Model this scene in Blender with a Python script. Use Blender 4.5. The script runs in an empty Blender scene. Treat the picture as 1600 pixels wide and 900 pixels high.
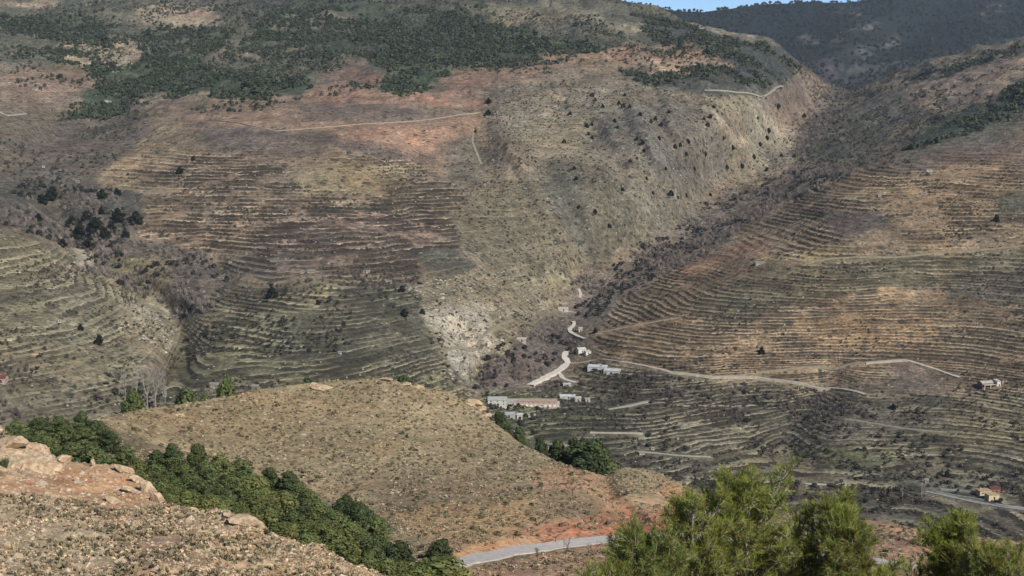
import bpy, math, random
import numpy as np
from mathutils import Vector
random.seed(7); RNG = np.random.default_rng(11)
SC = bpy.context.scene
COL = SC.collection
R = math.radians

# ------------------------------------------------------------------ camera, sky, sun, exposure
PITCH = R(7.77); FPX = 2198.0
cam = bpy.data.cameras.new('camera'); cam.sensor_width = 36; cam.lens = 18/math.tan(R(20))
cam.clip_start = 0.2; cam.clip_end = 30000
camo = bpy.data.objects.new('camera', cam); COL.objects.link(camo)
camo.location = (0, 0, 0); camo.rotation_euler = (R(90)-PITCH, 0, 0)
SC.camera = camo
SUN_EL, SUN_AZ = 37.0, 140.0        # azimuth measured clockwise from the view direction (+Y)
w = bpy.data.worlds.new('World'); SC.world = w; w.use_nodes = True
nt = w.node_tree; bg = nt.nodes['Background']
sky = nt.nodes.new('ShaderNodeTexSky'); sky.sky_type = 'NISHITA'; sky.sun_disc = False
sky.sun_elevation = R(SUN_EL); sky.sun_rotation = R(SUN_AZ); sky.altitude = 1200
sky.air_density = .7; sky.dust_density = 0.0; sky.ozone_density = 5
nt.links.new(sky.outputs[0], bg.inputs[0]); bg.inputs[1].default_value = 0.085
sl = bpy.data.lights.new('sun', 'SUN'); sl.energy = 4.3; sl.angle = R(0.5); sl.color = (1, .95, .87)
so = bpy.data.objects.new('sun', sl); COL.objects.link(so)
sdir = Vector((math.sin(R(SUN_AZ))*math.cos(R(SUN_EL)), math.cos(R(SUN_AZ))*math.cos(R(SUN_EL)), math.sin(R(SUN_EL))))
so.rotation_euler = sdir.to_track_quat('Z', 'Y').to_euler()
SC.view_settings.view_transform = 'Standard'; SC.view_settings.look = 'None'
SC.view_settings.exposure = 0.58; SC.view_settings.gamma = 1
SC.cycles.volume_bounces = 0; SC.cycles.max_bounces = 4; SC.cycles.diffuse_bounces = 2
SC.cycles.transparent_max_bounces = 4

# ------------------------------------------------------------------ maths helpers
CP, SP = math.cos(PITCH), math.sin(PITCH)
def uv_of(px, py):
    cx = (np.asarray(px, float)-800)/FPX; cy = (450-np.asarray(py, float))/FPX
    dy = CP+cy*SP; return cx/dy, (-SP+cy*CP)/dy
def px_of(u, v):
    u = np.asarray(u, float); v = np.asarray(v, float)
    den = CP-v*SP
    return 800+FPX*u/den, 450-FPX*(SP+v*CP)/den
SAT = .74
def lin(c, k=1.0):
    c = np.asarray(c, float)/255.0; c = c.mean(-1, keepdims=True)+(c-c.mean(-1, keepdims=True))*SAT
    return np.where(c <= .04045, c/12.92, ((c+.055)/1.055)**2.4)*k
def hsh(ix, iy, s):
    h = (ix.astype(np.int64)*374761393 + iy.astype(np.int64)*668265263 + s*1442695041) & 0xffffffff
    h = ((h ^ (h >> 13))*1274126177) & 0xffffffff
    h = ((h ^ (h >> 16))*2246822519) & 0xffffffff
    return ((h ^ (h >> 15)) & 0xffffff)/float(0xffffff)
def vnoise(x, y, s=0):
    xi = np.floor(x); yi = np.floor(y); fx = x-xi; fy = y-yi
    fx = fx*fx*(3-2*fx); fy = fy*fy*(3-2*fy)
    a = hsh(xi, yi, s); b = hsh(xi+1, yi, s); c = hsh(xi, yi+1, s); d = hsh(xi+1, yi+1, s)
    return ((a*(1-fx)+b*fx)*(1-fy)+(c*(1-fx)+d*fx)*fy)*2-1
def fbm(x, y, s=0, o=4, g=.5):
    r = 0; a = 1; t = 0
    for i in range(o):
        r = r+a*vnoise(x*2**i+i*17.3, y*2**i-i*9.1, s+i); t += a; a *= g
    return r/t
def ridged(x, y, s=0, o=4):
    r = 0; a = 1; t = 0
    for i in range(o):
        r = r+a*(1-2*np.abs(vnoise(x*2**i+i*7.7, y*2**i+i*3.1, s+i))); t += a; a *= .5
    return r/t
def sstep(a, b, x):
    t = np.clip((x-a)/(b-a), 0, 1); return t*t*(3-2*t)
class RBF:
    def __init__(s, pts, lam=1e-4):
        P = np.array([[*uv_of(p[0], p[1])] for p in pts]); s.P = P*[1, 1.6]
        f = np.array([p[2] for p in pts], float); n = len(P)
        K = s.k(s.P, s.P)+np.eye(n)*lam; Q = np.c_[np.ones(n), s.P]
        A = np.block([[K, Q], [Q.T, np.zeros((3, 3))]])
        s.w = np.linalg.solve(A, np.r_[f, 0, 0, 0])
    @staticmethod
    def k(a, b):
        r2 = ((a[:, None]-b[None])**2).sum(2)+1e-12
        return .5*r2*np.log(r2)
    def __call__(s, u, v):
        u, v = np.broadcast_arrays(u, v); sh = u.shape
        X = np.c_[u.ravel(), v.ravel()]*[1, 1.6]; out = np.empty(len(X))
        for i in range(0, len(X), 20000):
            x = X[i:i+20000]; out[i:i+20000] = s.k(x, s.P)@s.w[:-3]+np.c_[np.ones(len(x)), x]@s.w[-3:]
        return out.reshape(sh)
def polyd(px, py, pts):
    """distance in picture units to a polyline"""
    d = np.full(np.shape(px), 1e9)
    for (x0, y0), (x1, y1) in zip(pts[:-1], pts[1:]):
        dx, dy = x1-x0, y1-y0
        t = np.clip(((px-x0)*dx+(py-y0)*dy)/(dx*dx+dy*dy), 0, 1)
        d = np.minimum(d, np.hypot(px-x0-t*dx, py-y0-t*dy))
    return d
def polydt(px, py, pts):
    d = np.full(np.shape(px), 1e9); tt = np.zeros(np.shape(px)); n = len(pts)-1
    for i, ((x0, y0), (x1, y1)) in enumerate(zip(pts[:-1], pts[1:])):
        dx, dy = x1-x0, y1-y0
        t = np.clip(((px-x0)*dx+(py-y0)*dy)/(dx*dx+dy*dy), 0, 1)
        q = np.hypot(px-x0-t*dx, py-y0-t*dy); k = q < d
        d = np.where(k, q, d); tt = np.where(k, (i+t)/n, tt)
    return d, tt
def inpoly(px, py, pts):
    ins = np.zeros(np.shape(px), bool); n = len(pts)
    for i in range(n):
        x0, y0 = pts[i]; x1, y1 = pts[(i+1) % n]
        if y0 == y1: continue
        c = ((y0 > py) != (y1 > py)) & (px < (x1-x0)*(py-y0)/(y1-y0)+x0)
        ins ^= c
    return ins

# ------------------------------------------------------------------ mesh + object helpers
def mk_mesh(name, V, F, mats=(), attrs=None, smooth=False, midx=None):
    me = bpy.data.meshes.new(name); V = np.asarray(V, np.float32); F = np.asarray(F, np.int32)
    k = F.shape[1]; n = len(F)
    me.vertices.add(len(V)); me.vertices.foreach_set('co', V.ravel())
    me.loops.add(n*k); me.loops.foreach_set('vertex_index', F.ravel())
    me.polygons.add(n); me.polygons.foreach_set('loop_start', np.arange(0, n*k, k, dtype=np.int32))
    try: me.polygons.foreach_set('loop_total', np.full(n, k, np.int32))
    except Exception: pass
    me.polygons.foreach_set('use_smooth', np.full(n, smooth))
    for m in mats: me.materials.append(m)
    if midx is not None: me.polygons.foreach_set('material_index', np.asarray(midx, np.int32))
    for an, (ty, data) in (attrs or {}).items():
        a = me.attributes.new(an, ty, 'POINT')
        if ty == 'FLOAT_COLOR': a.data.foreach_set('color', np.asarray(data, np.float32).ravel())
        else: a.data.foreach_set('value', np.asarray(data, np.float32).ravel())
    me.update(); return me
def link(name, me, parent=None, loc=(0, 0, 0), rz=0, sc=(1, 1, 1)):
    o = bpy.data.objects.new(name, me); COL.objects.link(o); o.parent = parent
    o.location = loc; o.rotation_euler = (0, 0, rz)
    o.scale = sc if hasattr(sc, '__len__') else (sc, sc, sc)
    return o
def tag(o, label=None, cat=None, group=None, kind=None):
    if label: o['label'] = label
    if cat: o['category'] = cat
    if group: o['group'] = group
    if kind: o['kind'] = kind
    return o
def rgba(c): return np.c_[c, np.ones(len(c))]
class MB:
    def __init__(s): s.V = []; s.F = []; s.n = 0
    def add(s, V, F):
        s.V.append(np.asarray(V, float)); s.F += [tuple(i+s.n for i in f) for f in F]; s.n += len(V)
    def box(s, x0, x1, y0, y1, z0, z1):
        V = [(x, y, z) for z in (z0, z1) for y in (y0, y1) for x in (x0, x1)]
        s.add(V, [(0, 2, 3, 1), (4, 5, 7, 6), (0, 1, 5, 4), (2, 6, 7, 3), (0, 4, 6, 2), (1, 3, 7, 5)])
    def tube(s, P, rad, n=6):
        P = [Vector(p) for p in P]; V = []; F = []
        for i, p in enumerate(P):
            d = (P[min(i+1, len(P)-1)]-P[max(i-1, 0)]).normalized()
            a = d.orthogonal().normalized(); b = d.cross(a)
            for k in range(n):
                t = 2*math.pi*k/n; V.append(p+(a*math.cos(t)+b*math.sin(t))*rad[i])
        for i in range(len(P)-1):
            for k in range(n):
                F.append((i*n+k, i*n+(k+1) % n, (i+1)*n+(k+1) % n, (i+1)*n+k))
        F.append(tuple(range(n-1, -1, -1))); F.append(tuple((len(P)-1)*n+k for k in range(n)))
        s.add([tuple(v) for v in V], F)
    def build(s, name, mat, parent=None, loc=(0, 0, 0), rz=0, smooth=False):
        me = bpy.data.meshes.new(name); me.from_pydata(np.concatenate(s.V).tolist(), [], s.F)
        me.materials.append(mat)
        if smooth: me.polygons.foreach_set('use_smooth', [True]*len(me.polygons))
        me.update(); return link(name, me, parent, loc, rz)

# ------------------------------------------------------------------ materials
def node_mat(name):
    m = bpy.data.materials.new(name); m.use_nodes = True; t = m.node_tree
    b = t.nodes['Principled BSDF']; b.inputs['Roughness'].default_value = .95
    b.inputs['Specular IOR Level'].default_value = .12
    return m, t, b
def N(t, ty, **kw):
    n = t.nodes.new(ty)
    for k, v in kw.items():
        if k in n.inputs: n.inputs[k].default_value = v
        else: setattr(n, k, v)
    return n
def mathn(t, op, a, b=None, c=None, clamp=False):
    n = t.nodes.new('ShaderNodeMath'); n.operation = op; n.use_clamp = clamp
    for i, x in enumerate((a, b, c)):
        if x is None: continue
        if isinstance(x, (int, float)): n.inputs[i].default_value = x
        else: t.links.new(x, n.inputs[i])
    return n.outputs[0]
def mixc(t, f, a, b, mode='MIX'):
    n = t.nodes.new('ShaderNodeMix'); n.data_type = 'RGBA'; n.blend_type = mode
    for i, x in ((0, f), (6, a), (7, b)):
        if isinstance(x, (int, float)): n.inputs[i].default_value = x
        elif isinstance(x, (tuple, list, np.ndarray)): n.inputs[i].default_value = (*x[:3], 1)
        else: t.links.new(x, n.inputs[i])
    return n.outputs[2]
def maprange(t, x, a, b, c=0, d=1, smooth=True):
    n = t.nodes.new('ShaderNodeMapRange'); n.interpolation_type = 'SMOOTHSTEP' if smooth else 'LINEAR'
    t.links.new(x, n.inputs[0])
    for i, v in enumerate((a, b, c, d)): n.inputs[i+1].default_value = v
    return n.outputs[0]
def noise(t, co, scale, detail=3, rough=.55):
    n = N(t, 'ShaderNodeTexNoise', Scale=scale, Detail=detail, Roughness=rough)
    t.links.new(co, n.inputs['Vector']); return n.outputs['Fac']
def attr(t, name):
    n = t.nodes.new('ShaderNodeAttribute'); n.attribute_name = name; return n

def ground_mat(name, sizes, speck, bumps, dark, contrast=.5, terr=False, stones=None, speck2=None):
    """base colour per place, mottled at several real sizes (metres), scrub specks, terraces, bump"""
    m, t, b = node_mat(name)
    tc = t.nodes.new('ShaderNodeTexCoord'); co = tc.outputs['Object']
    c = attr(t, 'col').outputs['Color']
    for s, amp in sizes:
        f = noise(t, co, 1.0/s, 3)
        g = maprange(t, f, .3, .7, 1-amp, 1+amp, False)
        cm = t.nodes.new('ShaderNodeCombineColor'); 
        for i in range(3): t.links.new(g, cm.inputs[i])
        c = mixc(t, 1.0, c, cm.outputs[0], 'MULTIPLY')
    hue = noise(t, co, 1.0/(sizes[0][0]*.7), 4)
    c = mixc(t, maprange(t, hue, .45, .7, 0, .15 if terr else .35), c, mixc(t, 1.0, c, (1.25, .93, .78), 'MULTIPLY'))
    sc = attr(t, 'scrub').outputs['Fac']
    for size, dens, colr, st in speck:
        vo = N(t, 'ShaderNodeTexVoronoi', Scale=1.0/size, Randomness=1.0); t.links.new(co, vo.inputs['Vector'])
        dd = mathn(t, 'ADD', vo.outputs['Distance'], mathn(t, 'MULTIPLY', mathn(t, 'SUBTRACT', noise(t, co, 3.0/size, 2), .5), .35))
        dot = maprange(t, dd, .22, .36, 1, 0)
        rnd = t.nodes.new('ShaderNodeSeparateColor'); t.links.new(vo.outputs['Color'], rnd.inputs[0])
        on = mathn(t, 'LESS_THAN', rnd.outputs[0], mathn(t, 'MULTIPLY', sc, dens))
        f = mathn(t, 'MULTIPLY', mathn(t, 'MULTIPLY', dot, on), st)
        c = mixc(t, f, c, colr)
    hgt = None
    if terr:
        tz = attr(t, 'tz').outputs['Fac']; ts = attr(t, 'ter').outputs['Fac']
        wob = mathn(t, 'MULTIPLY', mathn(t, 'SUBTRACT', noise(t, co, 1/14., 4, .65), .5), .8)
        fr = mathn(t, 'FRACT', mathn(t, 'ADD', tz, wob))
        brk = maprange(t, noise(t, co, 1/34., 5, .7), .36, .50)
        lv = mathn(t, 'FLOOR', mathn(t, 'ADD', tz, wob))
        cb = t.nodes.new('ShaderNodeCombineXYZ'); sp = t.nodes.new('ShaderNodeSeparateXYZ'); t.links.new(co, sp.inputs[0])
        t.links.new(mathn(t, 'MULTIPLY', sp.outputs[0], 1/60.), cb.inputs[0]); t.links.new(mathn(t, 'MULTIPLY', lv, 7.31), cb.inputs[1])
        lvn = noise(t, cb.outputs[0], 1.0, 1)                      # every terrace strip has its own crop
        strip = maprange(t, lvn, .32, .68, -1, 1, False)
        g = mathn(t, 'ADD', 1.0, mathn(t, 'MULTIPLY', mathn(t, 'MULTIPLY', strip, ts), .5))
        cm = t.nodes.new('ShaderNodeCombineColor')
        for i in range(3): t.links.new(g, cm.inputs[i])
        c = mixc(t, 1.0, c, cm.outputs[0], 'MULTIPLY')
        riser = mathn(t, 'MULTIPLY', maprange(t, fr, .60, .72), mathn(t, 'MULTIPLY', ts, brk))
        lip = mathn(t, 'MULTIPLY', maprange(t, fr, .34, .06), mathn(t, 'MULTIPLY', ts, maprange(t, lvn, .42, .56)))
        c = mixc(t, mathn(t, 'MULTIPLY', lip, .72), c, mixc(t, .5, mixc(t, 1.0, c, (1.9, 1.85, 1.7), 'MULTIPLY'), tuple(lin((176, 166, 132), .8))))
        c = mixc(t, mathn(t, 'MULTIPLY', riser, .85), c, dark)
    if stones:
        vo = N(t, 'ShaderNodeTexVoronoi', Scale=1.0/stones[0], Randomness=1.0); t.links.new(co, vo.inputs['Vector'])
        rnd = t.nodes.new('ShaderNodeSeparateColor'); t.links.new(vo.outputs['Color'], rnd.inputs[0])
        f = mathn(t, 'MULTIPLY', maprange(t, vo.outputs['Distance'], .25, .38, 1, 0), mathn(t, 'LESS_THAN', rnd.outputs[1], stones[1]))
        c = mixc(t, mathn(t, 'MULTIPLY', f, .8), c, stones[2])
    t.links.new(c, b.inputs['Base Color'])
    prev = None
    for s, d in bumps:
        bp = N(t, 'ShaderNodeBump', Strength=1.0, Distance=d); t.links.new(noise(t, co, 1.0/s, 3, .6), bp.inputs['Height'])
        if prev: t.links.new(prev, bp.inputs['Normal'])
        prev = bp.outputs[0]
    t.links.new(prev, b.inputs['Normal'])
    return m
def attr_mat(name, var=.25, size=.5, trans=0.0):
    m, t, b = node_mat(name); tc = t.nodes.new('ShaderNodeTexCoord'); co = tc.outputs['Object']
    c = attr(t, 'col').outputs['Color']; g = maprange(t, noise(t, co, 1.0/size, 2), .3, .7, 1-var, 1+var, False)
    oi = t.nodes.new('ShaderNodeObjectInfo')
    g = mathn(t, 'MULTIPLY', g, maprange(t, oi.outputs['Random'], 0, 1, .8, 1.2, False))
    cm = t.nodes.new('ShaderNodeCombineColor')
    for i in range(3): t.links.new(g, cm.inputs[i])
    c = mixc(t, 1.0, c, cm.outputs[0], 'MULTIPLY'); t.links.new(c, b.inputs['Base Color'])
    if trans:
        tr = t.nodes.new('ShaderNodeBsdfTranslucent'); t.links.new(mixc(t, 1.0, c, (1.2, 1.3, .5), 'MULTIPLY'), tr.inputs[0])
        mx = t.nodes.new('ShaderNodeMixShader'); mx.inputs[0].default_value = trans
        t.links.new(b.outputs[0], mx.inputs[1]); t.links.new(tr.outputs[0], mx.inputs[2])
        t.links.new(mx.outputs[0], t.nodes['Material Output'].inputs[0])
    return m
def plain(name, c, var=.15, size=.6, rough=.9, bump=0.0, c2=None):
    m, t, b = node_mat(name); tc = t.nodes.new('ShaderNodeTexCoord'); co = tc.outputs['Object']
    c = tuple(float(x) for x in c); c2 = c2 or tuple(x*(1-var*2) for x in c); b.inputs['Roughness'].default_value = rough
    f = noise(t, co, 1.0/size, 5, .65)
    t.links.new(mixc(t, maprange(t, f, .35, .65), c, c2), b.inputs['Base Color'])
    if bump:
        bp = N(t, 'ShaderNodeBump', Strength=1.0, Distance=bump); t.links.new(noise(t, co, 3.0/size, 4), bp.inputs['Height'])
        t.links.new(bp.outputs[0], b.inputs['Normal'])
    return m
K = 0.80     # picture tone -> surface colour
def C(r, g, b, k=None): return tuple(float(x) for x in lin((r, g, b), k or K))

# ------------------------------------------------------------------ layered terrain
class Layer:
    """a height field over (u = x/y, D = y); z is read from columns of (distance, height) points"""
    def __init__(s, ctrl, sil, vb, Dtrans=None, mod=None, drop=.3, foot=None, urange=(-.6, .6), nu=900, rows=None, nv=260):
        s.rbf = RBF(ctrl); s.Dtrans = Dtrans; s.mod = mod
        su, sv = uv_of([p[0] for p in sil], [p[1] for p in sil])
        s.su, s.sv = su, sv
        s.U = np.linspace(*urange, nu); s.D = rows; s.vt = np.interp(s.U, su, sv)
        T = np.linspace(0, 1, nv); Vg = vb+(s.vt[:, None]-vb)*T[None]
        Dg = s.Dat(np.repeat(s.U[:, None], nv, 1), Vg)
        Dg = np.maximum.accumulate(Dg, 1)+np.arange(nv)[None]*1e-3
        s.Z = np.empty((nu, len(rows)))
        for i in range(nu):
            d = Dg[i]; z = Vg[i]*d
            if foot is not None:
                k = d > foot[-1][0]+2; d = np.r_[[f[0] for f in foot], d[k]]; z = np.r_[[f[1] for f in foot], z[k]]
            Dt, zt = d[-1], z[-1]
            zz = np.interp(rows, d, z); b = rows > Dt
            zz[b] = zt-drop*(rows[b]-Dt)
            s.Z[i] = zz
        k = np.array([1, 2, 3, 2, 1.])/9
        Zp = np.pad(s.Z, ((0, 0), (2, 2)), 'edge'); s.Z = sum(k[j]*Zp[:, j:j+len(rows)] for j in range(5))
    def Dat(s, u, v):
        D = s.rbf(u, v)
        if s.Dtrans: D = s.Dtrans(D)
        if s.mod:
            px, py = px_of(u, v); D = D+s.mod(px, py)
        return D
    def finish(s):
        s.X = s.U[:, None]*s.D[None]; s.Y = np.repeat(s.D[None], len(s.U), 0)
    def z(s, x, y):
        x = np.asarray(x, float); y = np.asarray(y, float); u = x/y
        fi = np.clip((u-s.U[0])/(s.U[1]-s.U[0]), 0, len(s.U)-1.001); i = fi.astype(int); a = fi-i
        j = np.clip(np.searchsorted(s.D, y)-1, 0, len(s.D)-2); b = np.clip((y-s.D[j])/(s.D[j+1]-s.D[j]), 0, 1)
        Z = s.Z
        return (Z[i, j]*(1-b)+Z[i, j+1]*b)*(1-a)+(Z[i+1, j]*(1-b)+Z[i+1, j+1]*b)*a
    def hit(s, px, py):
        """where the sight line through a picture point meets the built surface"""
        u, v = uv_of(px, py); u = float(u); v = float(v)
        zz = s.z(u*s.D, s.D); k = np.nonzero(zz >= v*s.D)[0]
        if len(k) == 0: k = [int(np.argmax(zz/s.D))]
        j = k[0]
        if j > 0:
            f0 = zz[j-1]-v*s.D[j-1]; f1 = zz[j]-v*s.D[j]; t = min(1, max(0, -f0/(f1-f0+1e-9)))
            d = s.D[j-1]+t*(s.D[j]-s.D[j-1])
        else: d = s.D[j]
        return Vector((u*d, d, float(s.z(u*d, d))))
    def mesh(s, name, mat, attrs):
        nu, nd = s.Z.shape
        V = np.stack([s.X, s.Y, s.Z], 2).reshape(-1, 3)
        i = np.arange(nu-1)[:, None]*nd+np.arange(nd-1)[None]; i = i.ravel()
        F = np.c_[i, i+nd, i+nd+1, i+1]
        o = link(name, mk_mesh(name, V, F, [mat], attrs, smooth=True))
        tag(o, kind='structure'); return o
class Paint:
    """places on a slope with their own soil or plant cover"""
    def __init__(s, base, base_t=0.0, base_s=.5, warp=9):
        s.base = (base, base_t, base_s); s.L = []; s.warp = warp
    def add(s, col, pts, ter=None, scrub=None, a=1.0): s.L.append((col, pts, ter, scrub, a))
    def eval(s, x, y, z, wf=1.0):
        px, py = px_of(x/y, z/y)
        wx = fbm(x/70., y/110., 91, 5, .6)*s.warp*wf*4; wy = fbm(x/70., y/110., 55, 5, .6)*s.warp*wf*1.6
        px = px+wx; py = py+wy
        x0, x1, y0, y1, st = -400, 2000, -260, 1300, 2.0
        gx = np.arange(x0, x1, st); gy = np.arange(y0, y1, st); GX, GY = np.meshgrid(gx, gy, indexing='ij')
        A = np.empty(GX.shape+(5,)); A[..., :3] = lin(s.base[0], K); A[..., 3] = s.base[1]; A[..., 4] = s.base[2]
        for col, pts, ter, scr, a in s.L:
            m = inpoly(GX, GY, pts)
            A[m, :3] = A[m, :3]*(1-a)+lin(col, K)*a
            if ter is not None: A[m, 3] = ter
            if scr is not None: A[m, 4] = scr
        B = A.copy()
        for k in range(3):
            for ax in (0, 1): A = (np.roll(A, 1, ax)+2*A+np.roll(A, -1, ax))/4
        B = B[::6, ::6]
        for k in range(5):
            for ax in (0, 1): B = (np.roll(B, 1, ax)+2*B+np.roll(B, -1, ax))/4
        i = np.clip(((px-x0)/st).astype(int), 0, len(gx)-1); j = np.clip(((py-y0)/st).astype(int), 0, len(gy)-1)
        m = (1-.75*(A[i, j][..., 4:5] > .97))*sstep(-.3, .5, fbm(x/26., y/40., 33, 5, .65))[..., None]*.75+.1
        return A[i, j]*(1-m)+B[i//6, j//6]*m

# ---- the big hillside across the valley
FC = [(0,900,700),(500,900,760),(900,900,890),(1300,900,915),(1600,900,905),(1600,840,975),(1300,840,990),(1000,760,1090),
(1300,740,1135),(1600,740,1125),(1300,660,1270),(1600,660,1240),(1000,660,1240),(800,650,1250),(500,640,1110),(250,640,1085),
(0,640,1010),(880,580,1420),(1200,600,1400),(1500,600,1370),(700,600,1280),(500,580,1200),(250,560,1180),(0,560,1080),
(880,500,1620),(750,500,1500),(600,480,1430),(450,500,1360),(300,500,1400),(150,480,1300),(0,470,1250),(1050,500,1560),
(1300,500,1530),(1600,500,1500),(880,420,1850),(1000,410,1870),(750,400,1720),(600,380,1680),(400,400,1620),(200,400,1640),
(0,380,1500),(1200,400,1760),(1400,400,1720),(1600,400,1690),(1130,310,2300),(950,300,2030),(800,300,2000),(600,280,2000),
(400,280,1940),(200,280,2000),(0,280,1920),(1300,290,2100),(1450,290,2000),(1600,290,1940),(1240,230,2750),(1100,200,2420),
(900,200,2330),(750,190,2350),(550,180,2350),(350,180,2380),(150,180,2580),(0,180,2350),(1400,220,2450),(1600,200,2280),
(1300,150,3300),(1200,130,2950),(1000,120,2800),(800,110,2850),(600,110,2900),(400,110,3000),(200,110,3050),(0,110,2900),
(1450,150,2900),(1600,120,2750),(1200,70,3400),(1000,50,3400),(800,50,3500),(600,50,3600),(300,50,3650),(0,50,3600),
(1600,60,3200),(1450,100,3250),(900,-60,4200),(600,-60,4500),(300,-60,4600),(0,-60,4500),(1100,20,3900),
(-300,640,900),(-300,400,1500),(-300,180,2300),(-300,0,3800),(1900,640,1150),(1900,400,1600),(1900,180,2200),(1900,40,3000),(-300,900,650),(1900,900,890)]
def dtr(D): return np.where(D > 1200, 1200+(D-1200)*.78, D)
GUL = [([(830,600),(878,545),(882,490),(960,432),(1060,362),(1130,312),(1240,240),(1290,175),(1330,120)], 50, 62),
 ([(250,640),(285,535),(275,500),(200,440),(135,410),(90,350),(40,310)], 26, 78),
 ([(215,165),(170,190),(100,215),(0,262)], 26, 55), ([(745,610),(750,560),(705,490)], 18, 30),
 ([(815,240),(845,300),(885,370),(935,430)], 34, 30), ([(752,130),(745,200),(758,262),(790,350)], 20, 22),
 ([(1060,150),(1100,210),(1110,300)], 34, 22), ([(1085,150),(1130,200),(1180,270)], 14, -30), ([(1180,160),(1215,190),(1250,215)], 12, -28), ([(760,170),(830,280),(905,430)], 18, -34), ([(980,130),(1000,200),(1060,300),(1040,360)], 15, -34), ([(1020,140),(1030,200),(1080,290)], 12, 30), ([(910,180),(960,260),(975,340)], 16, 28), ([(1150,190),(1190,240),(1200,270)], 14, 26), ([(330,395),(350,440),(310,480)], 20, 26),
 ([(640,300),(660,360),(700,430)], 18, 16), ([(1330,560),(1260,640),(1200,720)], 30, 20), ([(470,60),(560,95),(700,120)], 26, 40),
 ([(330,80),(230,110),(160,150)], 22, 50), ([(1180,380),(1080,440),(960,500)], 14, 14)]
def fmod(px, py):
    r = 0
    for p, wd, a in GUL:
        d, t = polydt(px, py, p); r = r+a*np.exp(-(d/wd)**2)*sstep(-.02, .22, t)*sstep(1.02, .8, t)
    return r
rows = np.concatenate([np.arange(640, 860, 5.), np.arange(860, 1250, 1.5), np.arange(1250, 2050, 1.25), np.arange(2050, 2700, 2.8), np.arange(2700, 4400, 9.)])
far = Layer(FC, [(-400,-60),(900,-60),(940,-14),(975,2),(1030,16),(1090,36),(1150,54),(1205,68),(1262,112),(1305,134),(1335,141),(1400,116),(1500,86),(1600,56),(1900,10)],
            float(uv_of(0, 960)[1]), dtr, fmod, .28, nu=1040, rows=rows, urange=(-.47, .47))
far.finish()
ROADS = {   # picture course, width m, colour
 'valley_road': [([(828,603),(850,592),(872,580),(888,567),(881,557),(885,550)], 6.5, (216,206,186)), ([(914,531),(902,526),(892,520),(889,514),(898,508),(896,503)], 4.5, (206,196,176)), ([(878,484),(888,486),(900,489)], 3.0, (196,186,168)), ([(904,452),(908,460),(906,466)], 3.5, (196,186,168)),
                 ([(872,580),(880,592),(900,598)], 5.0, (200,190,170))],
 'farm_track': [([(888,567),(930,562),(970,566)], 3.5, (168,156,132)), ([(922,676),(960,677),(1005,678)], 3.0, (190,180,155)), ([(1000,706),(1060,712),(1110,714)], 2.6, (170,162,138)), ([(1320,655),(1400,668),(1480,676)], 2.6, (150,145,118)),
                ([(970,566),(1010,573),(1050,583),(1110,590),(1180,590),(1250,600),(1300,607),(1352,617)], 5.5, (178,165,140)),
                ([(1352,568),(1415,563),(1460,577),(1500,591)], 4.6, (186,174,148)),
                ([(1180,582),(1290,575),(1352,568)], 3.0, (150,138,112)),
                ([(930,522),(975,512),(1040,500),(1060,497)], 3.0, (165,152,125)),
                ([(1170,412),(1260,410),(1370,402),(1470,394),(1600,384)], 3.2, (150,138,108)),
                ([(320,188),(430,205),(530,197),(640,190),(700,183),(750,175)], 3.5, (172,150,125)),
                ([(1100,141),(1150,145),(1190,150),(1222,142)], 4.0, (165,155,134)),
                ([(740,205),(738,222),(752,258)], 3.0, (150,140,118)),
                ([(0,176),(12,181),(40,178)], 5.0, (170,160,142)),
                ([(690,552),(720,545),(760,520),(800,500)], 3.0, (150,138,112))],
 'concrete_track': [([(1447,768),(1480,775),(1530,786),(1600,797)], 4.5, (150,150,142)),
                    ([(950,640),(985,634),(1010,628)], 4.0, (165,160,140))]}
Zsm = far.Z.copy(); XX, YY = far.X, far.Y
PXg, PYg = px_of(XX/YY, Zsm/YY)
roadm = np.zeros(Zsm.shape)
for k, L in ROADS.items():
    for pts, wd, c in L: roadm = np.maximum(roadm, np.exp(-(polyd(PXg, PYg, pts)/4.5)**4))
fz = Paint((122,106,84), 0.0, .7)
A = fz.add
A((88,88,74), [(-400,-200),(1000,-200),(1200,70),(1250,110),(900,110),(640,115),(480,140),(300,110),(120,120),(0,110),(-400,110)], 0, .9)
A((66,76,62), [(-300,25),(0,25),(200,45),(370,45),(330,85),(160,75),(60,60),(0,50),(-300,60)], 0, 1)
A((64,68,66), [(300,-200),(560,-200),(560,2),(440,12),(330,6)], 0, 1)
A((56,72,54), [(80,192),(150,150),(152,125),(120,105),(60,85),(110,80),(200,100),(250,75),(330,108),(480,122),(487,135),(460,160),(380,160),(320,151),(230,152),(200,180),(170,188),(110,190)], 0, 1)
A((62,76,58), [(380,70),(430,10),(560,0),(700,20),(860,60),(1000,70),(930,82),(850,90),(790,110),(740,105),(640,100),(600,110),(560,85),(470,92),(380,100)], 0, 1)
A((58,74,56), [(440,60),(560,50),(700,70),(720,100),(640,100),(560,85)], 0, 1)
A((140,130,108), [(850,6),(930,22),(965,36),(1015,44),(990,52),(900,34)], 0, .5)
A((150,135,110), [(200,32),(250,6),(330,15),(350,38),(260,44)], 0, .5)
A((142,116,96), [(260,4),(330,12),(345,34),(300,36)], 0, .4)
A((142,124,98), [(86,72),(130,56),(200,55),(256,80),(200,100),(150,120),(110,98)], 0, .8)
A((182,164,128), [(100,86),(150,92),(160,118),(140,112),(108,100)], 0, .3)
A((150,130,105), [(-300,-10),(0,0),(110,5),(60,18),(0,15),(-300,10)], 0, .5)
A((120,110,92), [(400,30),(470,22),(560,30),(520,48),(430,50)], 0, .6)
A((110,102,86), [(270,72),(330,62),(430,70),(480,88),(400,96),(300,92)], 0, .8)
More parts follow.
